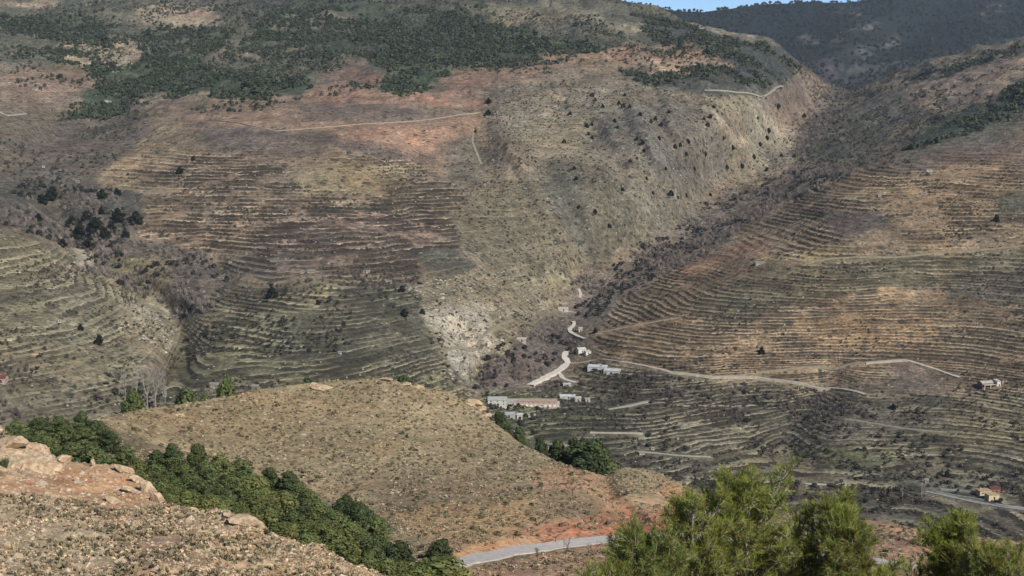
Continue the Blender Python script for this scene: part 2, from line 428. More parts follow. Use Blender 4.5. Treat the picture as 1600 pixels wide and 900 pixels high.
A((122,112,88), [(700,20),(830,10),(900,30),(860,44),(760,36)], 0, .6)
A((136,110,92), [(-300,125),(0,125),(60,112),(140,125),(150,145),(100,165),(40,165),(0,155),(-300,160)], .3, .5)
A((108,98,84), [(-300,160),(40,165),(100,165),(70,190),(0,205),(-300,210)], .2, .8)
A((132,110,92), [(230,156),(300,152),(460,162),(520,200),(300,196),(220,176)], .2, .4)
A((122,94,80), [(480,140),(510,110),(590,104),(596,146),(520,140)], .1, .3)
A((148,110,90), [(458,162),(500,138),(600,148),(640,152),(720,145),(752,150),(755,165),(640,166),(540,166)], .1, .2)
A((58,74,56), [(590,132),(640,108),(700,110),(706,130),(640,149),(594,146)], 0, 1)
A((128,104,88), [(700,110),(860,100),(900,120),(900,135),(760,150),(700,146)], .1, .4)
A((144,108,90), [(700,122),(756,120),(760,146),(700,144)], .1, .3)
A((152,116,90), [(850,86),(940,76),(1080,80),(1150,95),(1162,106),(1050,107),(980,105),(920,108),(865,104)], .1, .3)
A((180,155,120), [(990,98),(1040,98),(1130,96),(1150,101),(1040,106)], 0, .1)
A((98,88,82), [(450,168),(600,168),(740,178),(660,190),(560,194),(470,191)], .1, .4)
A((150,118,92), [(330,192),(520,196),(660,190),(745,180),(742,196),(620,200),(520,208),(400,204)], .1, .3)
A((152,116,92), [(520,205),(600,195),(735,192),(740,214),(690,225),(672,235),(668,248),(600,236),(540,216)], .1, .2)
A((94,82,76), [(290,198),(420,203),(540,216),(666,248),(640,262),(540,236),(400,240),(320,236)], .1, .5)
A((98,90,76), [(668,224),(742,215),(756,250),(738,292),(700,288),(680,250)], .1, .5)
A((100,90,80), [(-300,205),(0,205),(80,195),(170,185),(235,168),(205,240),(150,300),(60,340),(0,350),(-300,350)], .15, .9)
A((150,128,96), [(205,228),(300,236),(330,246),(310,290),(200,300),(150,300)], .5, .4)
A((132,110,88), [(230,262),(330,240),(540,240),(660,262),(700,290),(740,340),(720,390),(600,392),(480,400),(340,400),(230,370),(210,300)], 1, .6)
A((140,122,86), [(440,262),(560,250),(640,270),(600,300),(480,296)], .6, .6)
A((122,100,86), [(420,330),(560,330),(700,350),(660,400),(500,420),(400,400)], 1, .5)
A((112,96,84), [(560,380),(640,390),(640,440),(480,430),(400,440),(340,410),(460,396)], .9, .7)
A((84,80,72), [(-300,300),(60,285),(120,292),(200,300),(228,335),(200,372),(140,392),(60,372),(0,345),(-300,350)], 0, 1)
A((98,88,80), [(190,370),(330,400),(365,450),(290,512),(256,486),(160,432),(130,430),(140,385)], .1, 1)
A((128,118,88), [(150,430),(200,408),(262,410),(270,440),(250,480),(200,460)], .2, .7)
A((128,120,92), [(-300,372),(0,372),(100,398),(150,430),(250,490),(272,520),(240,560),(180,650),(-300,660)], .75, .7)
A((120,112,88), [(-300,560),(180,560),(260,600),(230,680),(-300,680)], .6, .8)
A((172,160,138), [(104,392),(126,390),(142,414),(132,432),(112,414)], 0, .1)
A((160,148,120), [(226,462),(262,484),(284,520),(272,560),(250,548),(256,510)], 0, .3)
A((158,146,118), [(300,500),(345,455),(352,462),(312,512),(280,545),(276,530)], 0, .4)
A((140,128,100), [(196,478),(250,480),(276,508),(262,552),(205,560),(180,520)], .2, .4)
A((112,108,78), [(282,515),(330,470),(420,440),(560,425),(640,440),(652,490),(700,570),(730,620),(700,700),(260,700),(262,560)], 1, .8)
A((120,112,80), [(330,462),(420,440),(540,430),(520,470),(400,490),(300,510)], 1, .6)
A((92,90,72), [(530,440),(640,440),(662,520),(690,566),(560,560),(420,560),(460,500)], .8, 1)
A((124,113,88), [(636,440),(700,428),(850,418),(884,450),(870,500),(800,540),(762,570),(742,605),(712,600),(652,492)], .25, .8)
A((150,144,130), [(642,482),(700,466),(762,490),(750,552),(724,590),(700,560),(690,536)], 0, .6)
A((150,136,98), [(836,422),(868,430),(880,452),(850,460),(830,440)], 0, .4)
A((118,108,90), [(752,136),(900,122),(1000,128),(1100,142),(1230,152),(1214,200),(1252,256),(1100,302),(1000,382),(900,424),(830,262),(765,205)], .08, .8)
A((122,112,90), [(1100,142),(1230,150),(1214,200),(1150,190)], .0, .7)
A((108,101,90), [(975,175),(1080,160),(1150,240),(1112,302),(1030,282),(950,222)], 0, 1)
A((134,122,98), [(780,180),(900,180),(940,200),(900,240),(800,230)], .4, .4)
A((98,93,78), [(815,262),(900,248),(965,272),(985,330),(962,384),(925,424),(884,374),(845,300)], 0, 1)
A((112,102,80), [(740,290),(830,272),(900,400),(884,440),(780,422),(722,384),(690,330)], .2, .8)
A((88,87,74), [(642,392),(700,385),(742,418),(702,442),(652,424)], .3, 1)
A((160,148,124), [(1090,162),(1108,164),(1166,232),(1150,236)], 0, .3)
A((160,146,124), [(1182,162),(1196,164),(1242,212),(1226,216)], 0, .3)
A((118,100,86), [(1205,122),(1288,126),(1312,152),(1270,186),(1225,204),(1190,152)], 0, .7)
A((60,66,62), [(955,108),(1020,118),(1060,105),(1150,105),(1245,100),(1225,142),(1100,141),(1000,129)], 0, 1)
A((60,65,64), [(985,22),(1082,44),(1198,74),(1262,112),(1240,118),(1160,100),(1100,80),(1040,76),(1000,50)], 0, 1)
A((158,146,124), [(1078,30),(1110,40),(1150,50),(1206,66),(1208,71),(1160,64),(1100,48)], 0, .1)
A((114,102,90), [(874,450),(955,412),(1080,340),(1105,316),(1200,288),(1240,262),(1330,258),(1335,268),(1210,330),(1125,384),(1010,446),(925,505),(882,515),(868,474)], 0, 1)
A((100,88,82), [(756,560),(862,498),(884,512),(925,540),(870,600),(742,604)], .2, 1)
A((90,88,80), [(1240,236),(1262,190),(1322,150),(1420,138),(1448,162),(1364,244),(1292,264),(1240,256)], 0, 1)
A((96,92,82), [(1300,140),(1400,114),(1500,84),(1600,50),(1900,0),(1900,90),(1600,96),(1440,146),(1325,160)], 0, .9)
A((64,68,66), [(1400,128),(1500,100),(1600,72),(1900,20),(1900,60),(1600,86),(1500,112),(1420,136)], 0, 1)
A((136,116,98), [(1418,134),(1600,92),(1900,60),(1900,110),(1600,140),(1500,168),(1428,166)], .2, .4)
A((52,68,54), [(1395,236),(1470,182),(1600,134),(1900,80),(1900,140),(1600,178),(1500,214),(1440,232)], 0, 1)
A((98,92,80), [(1280,262),(1395,236),(1500,214),(1600,180),(1900,140),(1900,190),(1600,206),(1450,244),(1340,262)], .1, .9)
A((118,96,84), [(1330,262),(1450,244),(1600,206),(1900,180),(1900,262),(1600,268),(1400,270)], .3, .7)
A((130,108,81), [(925,506),(1010,446),(1125,384),(1210,330),(1335,264),(1600,262),(1900,262),(1900,620),(1600,625),(1400,600),(1200,590),(960,566)], .9, .8)
A((146,120,86), [(1330,268),(1600,264),(1900,262),(1900,300),(1600,300),(1400,302),(1260,330)], .8, .4)
A((146,108,80), [(1066,428),(1130,382),(1222,370),(1200,396),(1090,432)], .4, .5)
A((162,144,100), [(1180,408),(1240,386),(1350,378),(1340,392),(1240,404)], .6, .4)
A((106,98,74), [(1095,436),(1280,404),(1500,390),(1900,380),(1900,440),(1400,450),(1250,470),(1135,502),(1085,474)], .8, .9)
A((96,82,76), [(1290,330),(1370,328),(1392,350),(1312,372)], .2, 1)
A((80,82,68), [(1548,304),(1600,290),(1900,290),(1900,335),(1560,330)], 0, 1)
A((92,86,74), [(1500,440),(1600,430),(1900,430),(1900,480),(1600,480),(1480,462)], .6, 1)
A((158,126,88), [(1368,450),(1440,454),(1436,476),(1366,474)], .2, .3)
A((148,118,82), [(1240,500),(1460,495),(1480,540),(1280,545)], .7, .6)
A((104,90,80), [(1378,572),(1440,575),(1500,600),(1480,642),(1370,632)], .1, .9)
A((106,100,80), [(835,602),(930,566),(1100,580),(1350,612),(1600,622),(1900,620),(1900,1200),(-400,1200),(-400,700),(700,660),(750,640)], 1, .8)
A((82,88,58), [(756,606),(850,600),(960,610),(960,660),(880,680),(790,660)], .9, .7)
A((98,93,80), [(1230,642),(1480,622),(1525,660),(1300,700),(1200,682)], .6, 1)
A((86,82,72), [(1100,760),(1230,770),(1500,790),(1900,850),(1900,1000),(1100,1000)], .9, .8)
A((126,120,90), [(1478,642),(1600,612),(1900,612),(1900,700),(1500,704)], .8, .5)
A((112,104,80), [(1060,690),(1200,700),(1280,730),(1100,730)], 1, .6)
A((94,108,62), [(1275,692),(1400,710),(1384,726),(1268,706)], .2, .4)
A((96,98,84), [(1400,745),(1520,745),(1540,765),(1440,765)], .1, .5)
P = fz.eval(XX, YY, Zsm)
streak = fbm(XX/70., Zsm/5.0, 301, 4, .6)
dfac = 1+.26*streak*(1+.4*(P[..., 3] > .5))
n1 = fbm(XX/110., YY/170., 311, 5, .62); n2 = fbm(XX/60., YY/100., 312, 5, .62)
n3 = fbm(XX/24., YY/40., 313, 4, .6); dfac = dfac*(1+.22*n1+.3*n3)
colr = P[..., :3]*dfac[..., None]*(1+np.stack([.13*n2, .02*n2, -.11*n2], -1))
colr = (colr*.95+colr.mean(-1, keepdims=True)*.05)*np.array([1.05, 1.02, .95])
rk = sstep(.3, .6, fbm(XX/28., YY/40., 77, 4))*(P[..., 4] > .3)*(P[..., 3] < .4)*(P[..., 1] > .12)
colr = colr*(1-.3*rk[..., None])+.3*rk[..., None]*lin((175,165,142), K)
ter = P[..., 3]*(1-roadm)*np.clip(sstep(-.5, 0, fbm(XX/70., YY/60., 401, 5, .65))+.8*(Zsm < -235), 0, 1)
def fh(z): return np.where(z < -262, (z+262)/1.65, np.where(z < -198, (z+262)/2.4, 64/2.4+(z+198)/3.6))
def hl(z): return np.where(z < -262, 1.65, np.where(z < -198, 2.4, 3.6))
amp = np.clip((YY-900)/1500, .25, 2.4)*(1-.9*roadm)
valley = sstep(-250, -200, Zsm)
far.Z = far.Z+(ridged(XX/240., YY/340., 5, 4)*6.0*valley+fbm(XX/60., YY/60., 9, 4)*3.0*(.3+.7*valley))*amp*(1-.6*P[..., 3])
far.Z = far.Z+(ridged(XX/95., YY/130., 15, 4)*6.0+np.minimum(ridged(XX/38., YY/60., 18, 3), .2)*4.5)*valley*(1-P[..., 3])*(1-roadm)*np.clip((YY-1100)/900, .3, 1.6)
tz = fh(far.Z)+.9*fbm(XX/160., YY/160., 21, 2)+.7*fbm(XX/70., YY/80., 22, 3)
fr = tz-np.floor(tz)
S = np.where(fr > .68, (fr-.68)/.32, 0)
far.Z = far.Z+(S-fr)*hl(far.Z)*ter
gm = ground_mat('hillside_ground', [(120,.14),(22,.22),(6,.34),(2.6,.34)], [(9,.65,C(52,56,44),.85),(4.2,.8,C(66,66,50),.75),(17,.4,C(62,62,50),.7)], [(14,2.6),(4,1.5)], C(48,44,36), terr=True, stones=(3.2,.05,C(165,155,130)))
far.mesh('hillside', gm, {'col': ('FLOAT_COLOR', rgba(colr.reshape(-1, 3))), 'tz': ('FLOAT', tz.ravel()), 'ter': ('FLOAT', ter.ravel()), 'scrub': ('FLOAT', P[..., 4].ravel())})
FARP = P

# ---- the forested mountain behind
MC = [(x, y, d) for x in (-300, 300, 900, 1300, 1600, 1900) for y, d in ((260, 3900), (200, 4200), (130, 4700), (60, 5600), (0, 6500), (-60, 7300))]
mt = Layer(MC, [(-400,60),(400,30),(800,12),(960,11),(1000,8),(1060,15),(1100,18),(1150,11),(1200,5),(1260,2),(1320,3),(1380,-3),(1450,-10),(1600,-24),(1900,-30)],
    float(uv_of(0, 260)[1]), None, lambda px, py: 260*np.exp(-(polyd(px, py, [(1310,140),(1270,80),(1180,40)])/40)**2)+220*np.exp(-(polyd(px, py, [(1330,130),(1430,60),(1470,20)])/36)**2)-160*np.exp(-(polyd(px, py, [(1290,90),(1330,40),(1390,10)])/30)**2),
    .3, nu=520, rows=np.arange(3700, 8200, 16.), urange=(-.5, .5))
mt.finish()
mp = Paint((24,36,32), 0, 1)
for c_, pts in [((112,110,100), [(1325,38),(1362,34),(1366,46),(1330,46)]), ((104,100,90), [(1255,60),(1290,74),(1310,70),(1262,52)]), ((98,98,88), [(1370,70),(1390,56),(1412,54),(1380,76)]), ((110,106,96), [(1535,12),(1565,12),(1562,17),(1538,18)]), ((100,98,88), [(1330,76),(1360,72),(1350,82),(1334,84)])
    ,((110,104,94), [(1308,12),(1345,16),(1342,24),(1320,22)]), ((78,82,74), [(1330,100),(1500,84),(1600,60),(1600,90),(1400,130),(1330,140)]),((66,60,64),[(1250,100),(1310,90),(1330,130),(1280,128)])]: mp.add(c_, pts, 0, .8)
mpe = mp.eval(mt.X, mt.Y, mt.Z)
lift = sstep(0, 500, np.abs(mt.D-7400))[None]
mt.Z = mt.Z+ridged(mt.X/700., mt.Y/900., 41, 4)*26*np.clip((6000-mt.Y)/1500, .12, 1)+fbm(mt.X/90., mt.Y/90., 4, 4)*5
mm = ground_mat('mountain_ground', [(260,.22),(60,.22),(14,.25)], [(26,.5,C(40,50,46),.7)], [(40,7),(12,3)], C(50,50,50))
mcol = mpe[..., :3]*(1+.2*fbm(mt.X/120., mt.Z/14., 8, 3))[..., None]
mt.mesh('mountain', mm, {'col': ('FLOAT_COLOR', rgba(mcol.reshape(-1, 3))), 'scrub': ('FLOAT', mpe[..., 4].ravel())})

# ---- the rounded hill in the middle distance
HC = [(600,588,470),(300,640,430),(190,650,400),(400,700,400),(600,700,410),(800,700,430),(400,800,330),(600,820,320),(700,880,270),
(850,856,300),(975,841,318),(975,735,440),(1065,760,430),(850,760,370),(1000,790,370),(800,900,262),(1000,900,268),(1300,820,360),
(1450,835,350),(1400,890,290),(1600,860,350),(1600,900,300),(1200,800,400),(100,700,330),(0,720,300),(200,800,280),(0,900,220),
(400,900,240),(600,900,245),(900,950,230),(1400,950,240),(300,1000,180),(1000,1000,200),(1600,1000,200),(0,1100,150),(800,1100,150),(1600,1100,150),(860,826,322),(975,818,340),
(-300,700,300),(-300,1000,180),(1900,880,340),(1900,1000,200),(800,1250,110),(0,1250,110),(1600,1250,110)]
mid = Layer(HC, [(-400,705),(0,690),(100,672),(190,648),(300,630),(400,612),(480,599),(560,591),(600,588),(650,599),(700,612),(740,628),(770,655),(810,684),(850,709),(900,733),(945,746),(975,730),(1020,736),(1065,757),(1120,780),(1200,797),(1300,808),(1380,815),(1450,830),(1600,850),(1900,880)],
    float(uv_of(0, 1250)[1]), None, lambda px, py: 14*np.exp(-(polyd(px, py, [(945,750),(960,790),(1000,815)])/16)**2), .55, nu=900, rows=np.concatenate([np.arange(100, 240, 2.), np.arange(240, 520, .55), np.arange(520, 900, 6.)]), urange=(-.5, .5))
mid.finish()
hp = Paint((142,124,94), 0, 1, warp=7)
A = hp.add
A((148,126,92), [(180,640),(450,600),(500,660),(400,720),(200,700)], 0, .9)
A((136,116,90), [(560,740),(800,740),(860,840),(700,860),(600,820)], 0, .8)
A((164,128,88), [(600,800),(640,790),(830,780),(850,760),(820,830),(740,850),(700,860)], 0, .6)
A((160,118,86), [(830,735),(880,720),(960,760),(1000,800),(960,820),(880,826),(820,836),(850,790)], 0, .5)
A((122,112,90), [(840,770),(900,760),(960,790),(920,818),(850,810)], 0, .9, .6)
A((150,128,96), [(950,740),(1040,740),(1060,780),(1020,800),(960,775)], 0, .9)
A((182,128,88), [(1040,752),(1100,775),(1060,800),(1036,780)], 0, .3)
A((186,106,74), [(780,842),(890,818),(975,804),(1080,792),(1060,826),(975,836),(850,850),(720,868),(780,850)], 0, .4)
A((184,134,94), [(680,870),(800,842),(850,838),(850,850),(720,872)], 0, .5)
A((156,122,98), [(700,892),(850,868),(975,852),(1200,850),(1200,1000),(600,1000)], 0, .5)
A((186,140,100), [(840,868),(880,862),(940,870),(900,880)], 0, .3)
A((166,126,100), [(1300,800),(1480,820),(1900,850),(1900,1100),(1300,1100)], 0, .5)
A((134,96,82), [(1370,830),(1430,838),(1450,850),(1400,860),(1370,850)], 0, .9)
A((192,146,108), [(1350,815),(1440,838),(1430,846),(1370,830)], 0, .1)
A((112,98,74), [(-300,640),(180,660),(300,720),(420,760),(560,800),(640,880),(640,1300),(-400,1300)], 0, 1)
he = hp.eval(mid.X*4, mid.Y*4, mid.Z*4)
mp_x, mp_y = px_of(mid.X/mid.Y, mid.Z/mid.Y)
ROADM = [(650,902),(680,892),(712,882),(740,875),(780,867),(850,855),(915,848),(975,841),(1040,836),(1120,842),(1220,862),(1330,878),(1430,892)]
rm = np.exp(-(polyd(mp_x, mp_y, ROADM)/12.)**4)
hc = he[..., :3]*np.array([1.13, 1.12, 1.02])*(1+.22*fbm(mid.X/18., mid.Y/18., 5, 4)+.12*fbm(mid.X/4., mid.Y/4., 15, 3))[..., None]
mid.Z0 = mid.Z.copy()
mid.Z = mid.Z+(fbm(mid.X/30., mid.Y/30., 61, 5, .55)*1.3+ridged(mid.X/50., mid.Y/90., 71, 3)*.8+fbm(mid.X/2.6, mid.Y/2.6, 81, 3)*.22)*(1-rm)
hm = ground_mat('hill_ground', [(30,.14),(5,.2),(1.1,.26)], [(2.1,.6,C(80,80,54),.8),(1.3,.5,C(104,98,66),.7)], [(2.2,.5),(.6,.22)], C(70,60,45), stones=(1.7,.2,C(190,172,140)))
mid.mesh('hill', hm, {'col': ('FLOAT_COLOR', rgba(hc.reshape(-1, 3))), 'scrub': ('FLOAT', he[..., 4].ravel())})

# ---- the near stony slope, falling away from the viewpoint
NC = [(0,668,128),(140,722,122),(255,785,110),(405,828,102),(500,855,97),(620,900,90),(0,780,104),(0,900,85),(200,900,86),(300,850,94),
(900,1010,66),(0,1000,64),(600,1000,66),(0,1100,50),(600,1100,50),(1200,1100,50),(1600,1100,50),(-300,650,132),(-300,900,84),(-300,1100,50),(1900,1100,50),(1600,1010,66),(1200,1010,66)]
near = Layer(NC, [(-400,610),(0,668),(24,688),(70,694),(92,714),(140,722),(176,725),(205,738),(240,764),(258,785),(300,795),(352,806),(405,828),(450,840),(500,855),(560,880),(620,900),(700,940),(900,1010),(1900,1010)],
    float(uv_of(0, 1120)[1]), None, None, .75, foot=[(-40,2),(0.01,-1.7),(8,-5.6),(22,-12.6),(40,-19.6)], nu=620, rows=np.concatenate([np.arange(.5, 60, .7), np.arange(60, 135, .16), np.arange(135, 330, 3.)]), urange=(-.62, .62))
near.finish()
np_ = Paint((190,156,114), 0, 1, warp=8)
A = np_.add
A((196,146,98), [(-100,735),(100,735),(180,725),(235,770),(240,800),(180,800),(120,775),(0,770),(-100,775)], 0, .15)
A((178,120,78), [(-100,748),(60,745),(150,752),(120,768),(0,765),(-100,768)], 0, .1)
A((200,170,128), [(0,670),(80,690),(110,725),(60,740),(0,735)], 0, .2)
A((168,148,114), [(-100,790),(80,785),(170,830),(200,900),(-100,900)], 0, 1)
A((158,128,98), [(140,800),(300,810),(330,880),(200,880)], 0, 1)
A((178,142,96), [(480,870),(600,890),(600,920),(420,920),(400,890)], 0, .5)
ne = np_.eval(near.X*12, near.Y*12, near.Z*12)
near.Z = near.Z+fbm(near.X/7., near.Y/7., 101, 4)*.42*np.clip(near.Y/60, 0, 1)+fbm(near.X/1.1, near.Y/1.1, 121, 3)*.10+sstep(.15, .6, fbm(near.X/2.4, near.Y/1.8, 131, 3))*.32*np.clip(near.Y/60, 0, 1)
nc = ne[..., :3]*(1+.2*fbm(near.X/5., near.Y/5., 15, 4)+.18*fbm(near.X/.9, near.Y/.9, 25, 3))[..., None]
nm = ground_mat('stony_ground', [(6,.14),(1.2,.2),(.3,.24)], [(.55,.4,C(104,100,66),.7)], [(.5,.14),(.16,.06)], C(70,60,45), stones=(.42,.2,C(190,162,128)))
near.mesh('near_slope', nm, {'col': ('FLOAT_COLOR', rgba(nc.reshape(-1, 3))), 'scrub': ('FLOAT', ne[..., 4].ravel())})

# ------------------------------------------------------------------ roads draped on the slopes
def ribbon(name, layer, pts, wd, mat, lift, samp=2.0, edge=None):
    W = [layer.hit(*p) for p in pts]
    D = [(b-a).length for a, b in zip(W[:-1], W[1:])]; L = np.r_[0, np.cumsum(D)]
    n = max(3, int(L[-1]/samp)); T = np.linspace(0, L[-1], n)
    X = np.interp(T, L, [p.x for p in W]); Y = np.interp(T, L, [p.y for p in W])
    for _ in range(6): X[1:-1] = (X[:-2]+2*X[1:-1]+X[2:])/4; Y[1:-1] = (Y[:-2]+2*Y[1:-1]+Y[2:])/4
    dx = np.gradient(X); dy = np.gradient(Y); l = np.hypot(dx, dy)+1e-9; nx, ny = -dy/l, dx/l
    off = np.array([-.5, -.17, .17, .5])[None]*wd*(1+.3*vnoise(T/9., T*0+wd, 5)[:, None]+.15*vnoise(T[:, None]/3., np.array([[0, 3, 6, 9.]]), 6))
    PX = X[:, None]+nx[:, None]*off; PY = Y[:, None]+ny[:, None]*off
    g = np.array([-.7, -.35, 0, .35, .7])*wd
    Zc = layer.z(X[:, None]+nx[:, None]*g, Y[:, None]+ny[:, None]*g).max(1)
    for _ in range(3): Zc[1:-1] = (Zc[:-2]+2*Zc[1:-1]+Zc[2:])/4
    PZ = np.repeat((Zc+lift)[:, None], 4, 1)
    V = np.stack([PX, PY, PZ], 2).reshape(-1, 3)
    Vb = V.copy(); Vb[:, 2] -= 2.5
    i = (np.arange(n-1)[:, None]*4+np.arange(3)[None]).ravel(); F = [np.c_[i, i+4, i+5, i+1]]
    m = len(V); e = np.arange(n-1)*4
    F.append(np.c_[e, e+m, e+4+m, e+4]); F.append(np.c_[e+3, e+7, e+7+m, e+3+m])
    o = link(name, mk_mesh(name, np.r_[V, Vb], np.concatenate(F), [mat])); tag(o, kind='structure'); return (X, Y, Zc+lift)
for nm_, L in ROADS.items():
    for pts, wd, c_ in L:
        ribbon(nm_, far, pts, wd, plain('track_surface', lin(c_, .8), .12, 3.0), .25)
asph = plain('old_asphalt', lin((192,182,170), .8), .10, 1.5, bump=.02)
RX, RY, RZ = ribbon('mountain_road', mid, ROADM, 5.6, asph, .05, 1.2)

# ------------------------------------------------------------------ air
def haze_box():
    mb = MB(); mb.box(-5200, 5200, -900, 8600, -700, 700)
    m = bpy.data.materials.new('haze'); m.use_nodes = True; t = m.node_tree
    t.nodes.remove(t.nodes['Principled BSDF'])
    v = t.nodes.new('ShaderNodeVolumePrincipled'); v.inputs['Color'].default_value = (.70, .80, .95, 1)
    v.inputs['Density'].default_value = 0.000022; v.inputs['Anisotropy'].default_value = .1
    t.links.new(v.outputs[0], t.nodes['Material Output'].inputs['Volume'])
    o = mb.build('haze', m); tag(o, kind='stuff')
haze_box()

# ------------------------------------------------------------------ plants: raw shapes
def tris_cloud(n, size, shape, rng, up=0.0, flat=.35):
    """n small leaf-clump faces filling a shape; shape(rng, n) -> centres, outward normals"""
    P, Nn = shape(rng, n)
    a = rng.normal(size=(n, 3)); a -= (a*Nn).sum(1, keepdims=True)*Nn*(1-flat); a /= np.linalg.norm(a, axis=1, keepdims=True)+1e-9
    b = np.cross(a, Nn); b /= np.linalg.norm(b, axis=1, keepdims=True)+1e-9
    s = size*rng.uniform(.6, 1.3, (n, 1))
    c = P+[0, 0, up]
    V = np.stack([c-a*s*.5-b*s*.3, c+a*s*.5-b*s*.3, c+b*s*.6+Nn*s*.25], 1).reshape(-1, 3)
    return V, np.arange(3*n).reshape(-1, 3)
def ell(rx, ry, rz, cz, shell=.5, half=False):
    def f(rng, n):
        d = rng.normal(size=(n, 3)); d /= np.linalg.norm(d, axis=1, keepdims=True)
        if half: d[:, 2] = np.abs(d[:, 2])
        r = rng.uniform(shell, 1, (n, 1))
        return d*r*[rx, ry, rz]+[0, 0, cz], d
    return f
def spikes(n, rng, lean=.6, w=.1, h0=.5):
    """esparto and thyme: blades leaning outward from one root"""
    az = rng.uniform(0, 2*np.pi, n); le = rng.uniform(.05, lean, n); h = rng.uniform(h0, 1, n)
    tip = np.c_[np.cos(az)*le, np.sin(az)*le, h]; base = np.c_[np.cos(az)*le*.25, np.sin(az)*le*.25, np.full(n, -.1)]
    sd = np.c_[-np.sin(az), np.cos(az), np.zeros(n)]*w
    midp = (base+tip)*.5+[0, 0, .1]
    V = np.stack([base, midp-sd, tip, midp+sd], 1).reshape(-1, 3); i = np.arange(n)*4
    return V, np.r_[np.c_[i, i+1, i+2], np.c_[i, i+2, i+3]]
def merge(protos, pos, scale, cols, rng, name, mat, zsc=None, jit=.18):
    """many copies of raw shapes in ONE mesh: ground cover nobody could count"""
    n = len(pos); which = rng.integers(0, len(protos), n); rz = rng.uniform(0, 2*np.pi, n)
    if zsc is None: zsc = np.ones(n)
    VV, FF, CC, off = [], [], [], 0
    for k, (V, F) in enumerate(protos):
        idx = np.nonzero(which == k)[0]
        if not len(idx): continue
        c, s_ = np.cos(rz[idx])[:, None], np.sin(rz[idx])[:, None]
        X = V[None, :, 0]*c-V[None, :, 1]*s_; Y = V[None, :, 0]*s_+V[None, :, 1]*c; Z = np.repeat(V[None, :, 2], len(idx), 0)*zsc[idx][:, None]
        W = np.stack([X, Y, Z], 2)*scale[idx][:, None, None]+pos[idx][:, None]
        f = F[None]+(np.arange(len(idx))*len(V))[:, None, None]+off
        cc = np.repeat(cols[idx][:, None], len(V), 1)*rng.uniform(1-jit, 1+jit, (len(idx), len(V), 1))
        VV.append(W.reshape(-1, 3)); FF.append(f.reshape(-1, 3)); CC.append(cc.reshape(-1, 3)); off += len(idx)*len(V)
    o = link(name, mk_mesh(name, np.concatenate(VV), np.concatenate(FF), [mat], {'col': ('FLOAT_COLOR', rgba(np.concatenate(CC)))}))
    return tag(o, kind='stuff')
def sample(layer, n, rng, polys=None, mask=None, pxlim=(-60, 1660), noise_thr=None, ns=40., excl=None):
    """random spots on a layer, even over the ground, inside outlines given in picture coordinates"""
    W = np.repeat((layer.D*np.gradient(layer.D))[None], len(layer.U), 0)
    PX, PY = px_of(layer.X/layer.Y, layer.Z/layer.Y)
    if layer is far: excl = (roadm > .05) if excl is None else excl | (roadm > .05)
    ok = (PX > pxlim[0]) & (PX < pxlim[1]) & (PY < 1000)
    if polys is not None:
        m = np.zeros(ok.shape, bool)
        wx = fbm(PX/30., PY/14., 201, 3)*14; wy = fbm(PX/30., PY/14., 202, 3)*7
        for p in polys: m |= inpoly(PX+wx, PY+wy, p)
        ok &= m
    if mask is not None: ok &= mask
    if excl is not None: ok &= ~excl
    if noise_thr is not None: ok &= fbm(layer.X/ns, layer.Y/ns, 203, 4) > noise_thr
    Wf = (W*ok).ravel(); cs = np.cumsum(Wf); k = np.searchsorted(cs, rng.uniform(0, cs[-1], n)); k = np.minimum(k, len(Wf)-1)
    i, j = np.unravel_index(k, W.shape); dD = np.gradient(layer.D)[j]; du = layer.U[1]-layer.U[0]
    y = layer.D[j]+rng.uniform(-.5, .5, n)*dD; x = (layer.U[i]+rng.uniform(-.5, .5, n)*du)*y
    return np.c_[x, y, layer.z(x, y)]
def pal(rng, n, cols, k=.8):
    A_ = np.array([lin(c, k) for c in cols]); return A_[rng.integers(0, len(cols), n)]*rng.uniform(.75, 1.25, (n, 1))
veg = attr_mat('scrub_leaves', .2, .8); leaf = attr_mat('pine_needles', .22, 1.2, .25); barem = attr_mat('bare_twigs', .2, 1)
bark = plain('pine_bark', C(118,106,94), .2, .3, bump=.01)

rg = np.random.default_rng(5)
FOREST = [[(80,192),(150,150),(152,125),(120,105),(60,85),(110,80),(200,100),(250,75),(330,108),(480,122),(487,135),(460,160),(380,160),(320,151),(230,152),(200,180),(170,188),(110,190)],
 [(0,25),(200,45),(370,45),(330,85),(160,75),(60,60),(0,50)], [(380,70),(430,10),(560,0),(700,20),(860,60),(1000,70),(930,82),(850,90),(790,110),(740,105),(640,100),(600,110),(560,85),(470,92),(380,100)],
 [(590,132),(640,108),(700,110),(706,130),(640,149),(594,146)], [(955,108),(1020,118),(1060,105),(1150,105),(1245,100),(1225,142),(1100,141),(1000,129)],
 [(985,22),(1082,44),(1198,74),(1262,112),(1240,118),(1160,100),(1100,80),(1040,76),(1000,50)], [(1395,236),(1470,182),(1600,134),(1700,110),(1700,160),(1600,178),(1500,214),(1440,232)],
 [(1400,128),(1500,100),(1600,72),(1660,60),(1660,76),(1600,86),(1500,112),(1420,136)], [(1240,236),(1262,190),(1322,150),(1420,138),(1448,162),(1364,244),(1292,264),(1240,256)]]
ico = [tris_cloud(14, 1.15, ell(.8, .8, .9, .6, .5, True), np.random.default_rng(i)) for i in range(5)]
p = np.r_[sample(far, 27000, rg, FOREST[:-1], noise_thr=-.16, ns=70), sample(far, 5000, rg, [[(0,10),(560,-10),(1000,40),(1250,110),(900,100),(600,130),(480,170),(150,190),(0,120)]], noise_thr=.08, ns=90)]
merge(ico, p, rg.gamma(4, .5, len(p))+.6, pal(rg, len(p), [(56,68,46),(66,76,50),(72,82,56),(58,64,46)], .75), rg, 'pine_forest', veg)
p = sample(mt, 22000, rg, noise_thr=-.3, ns=120)
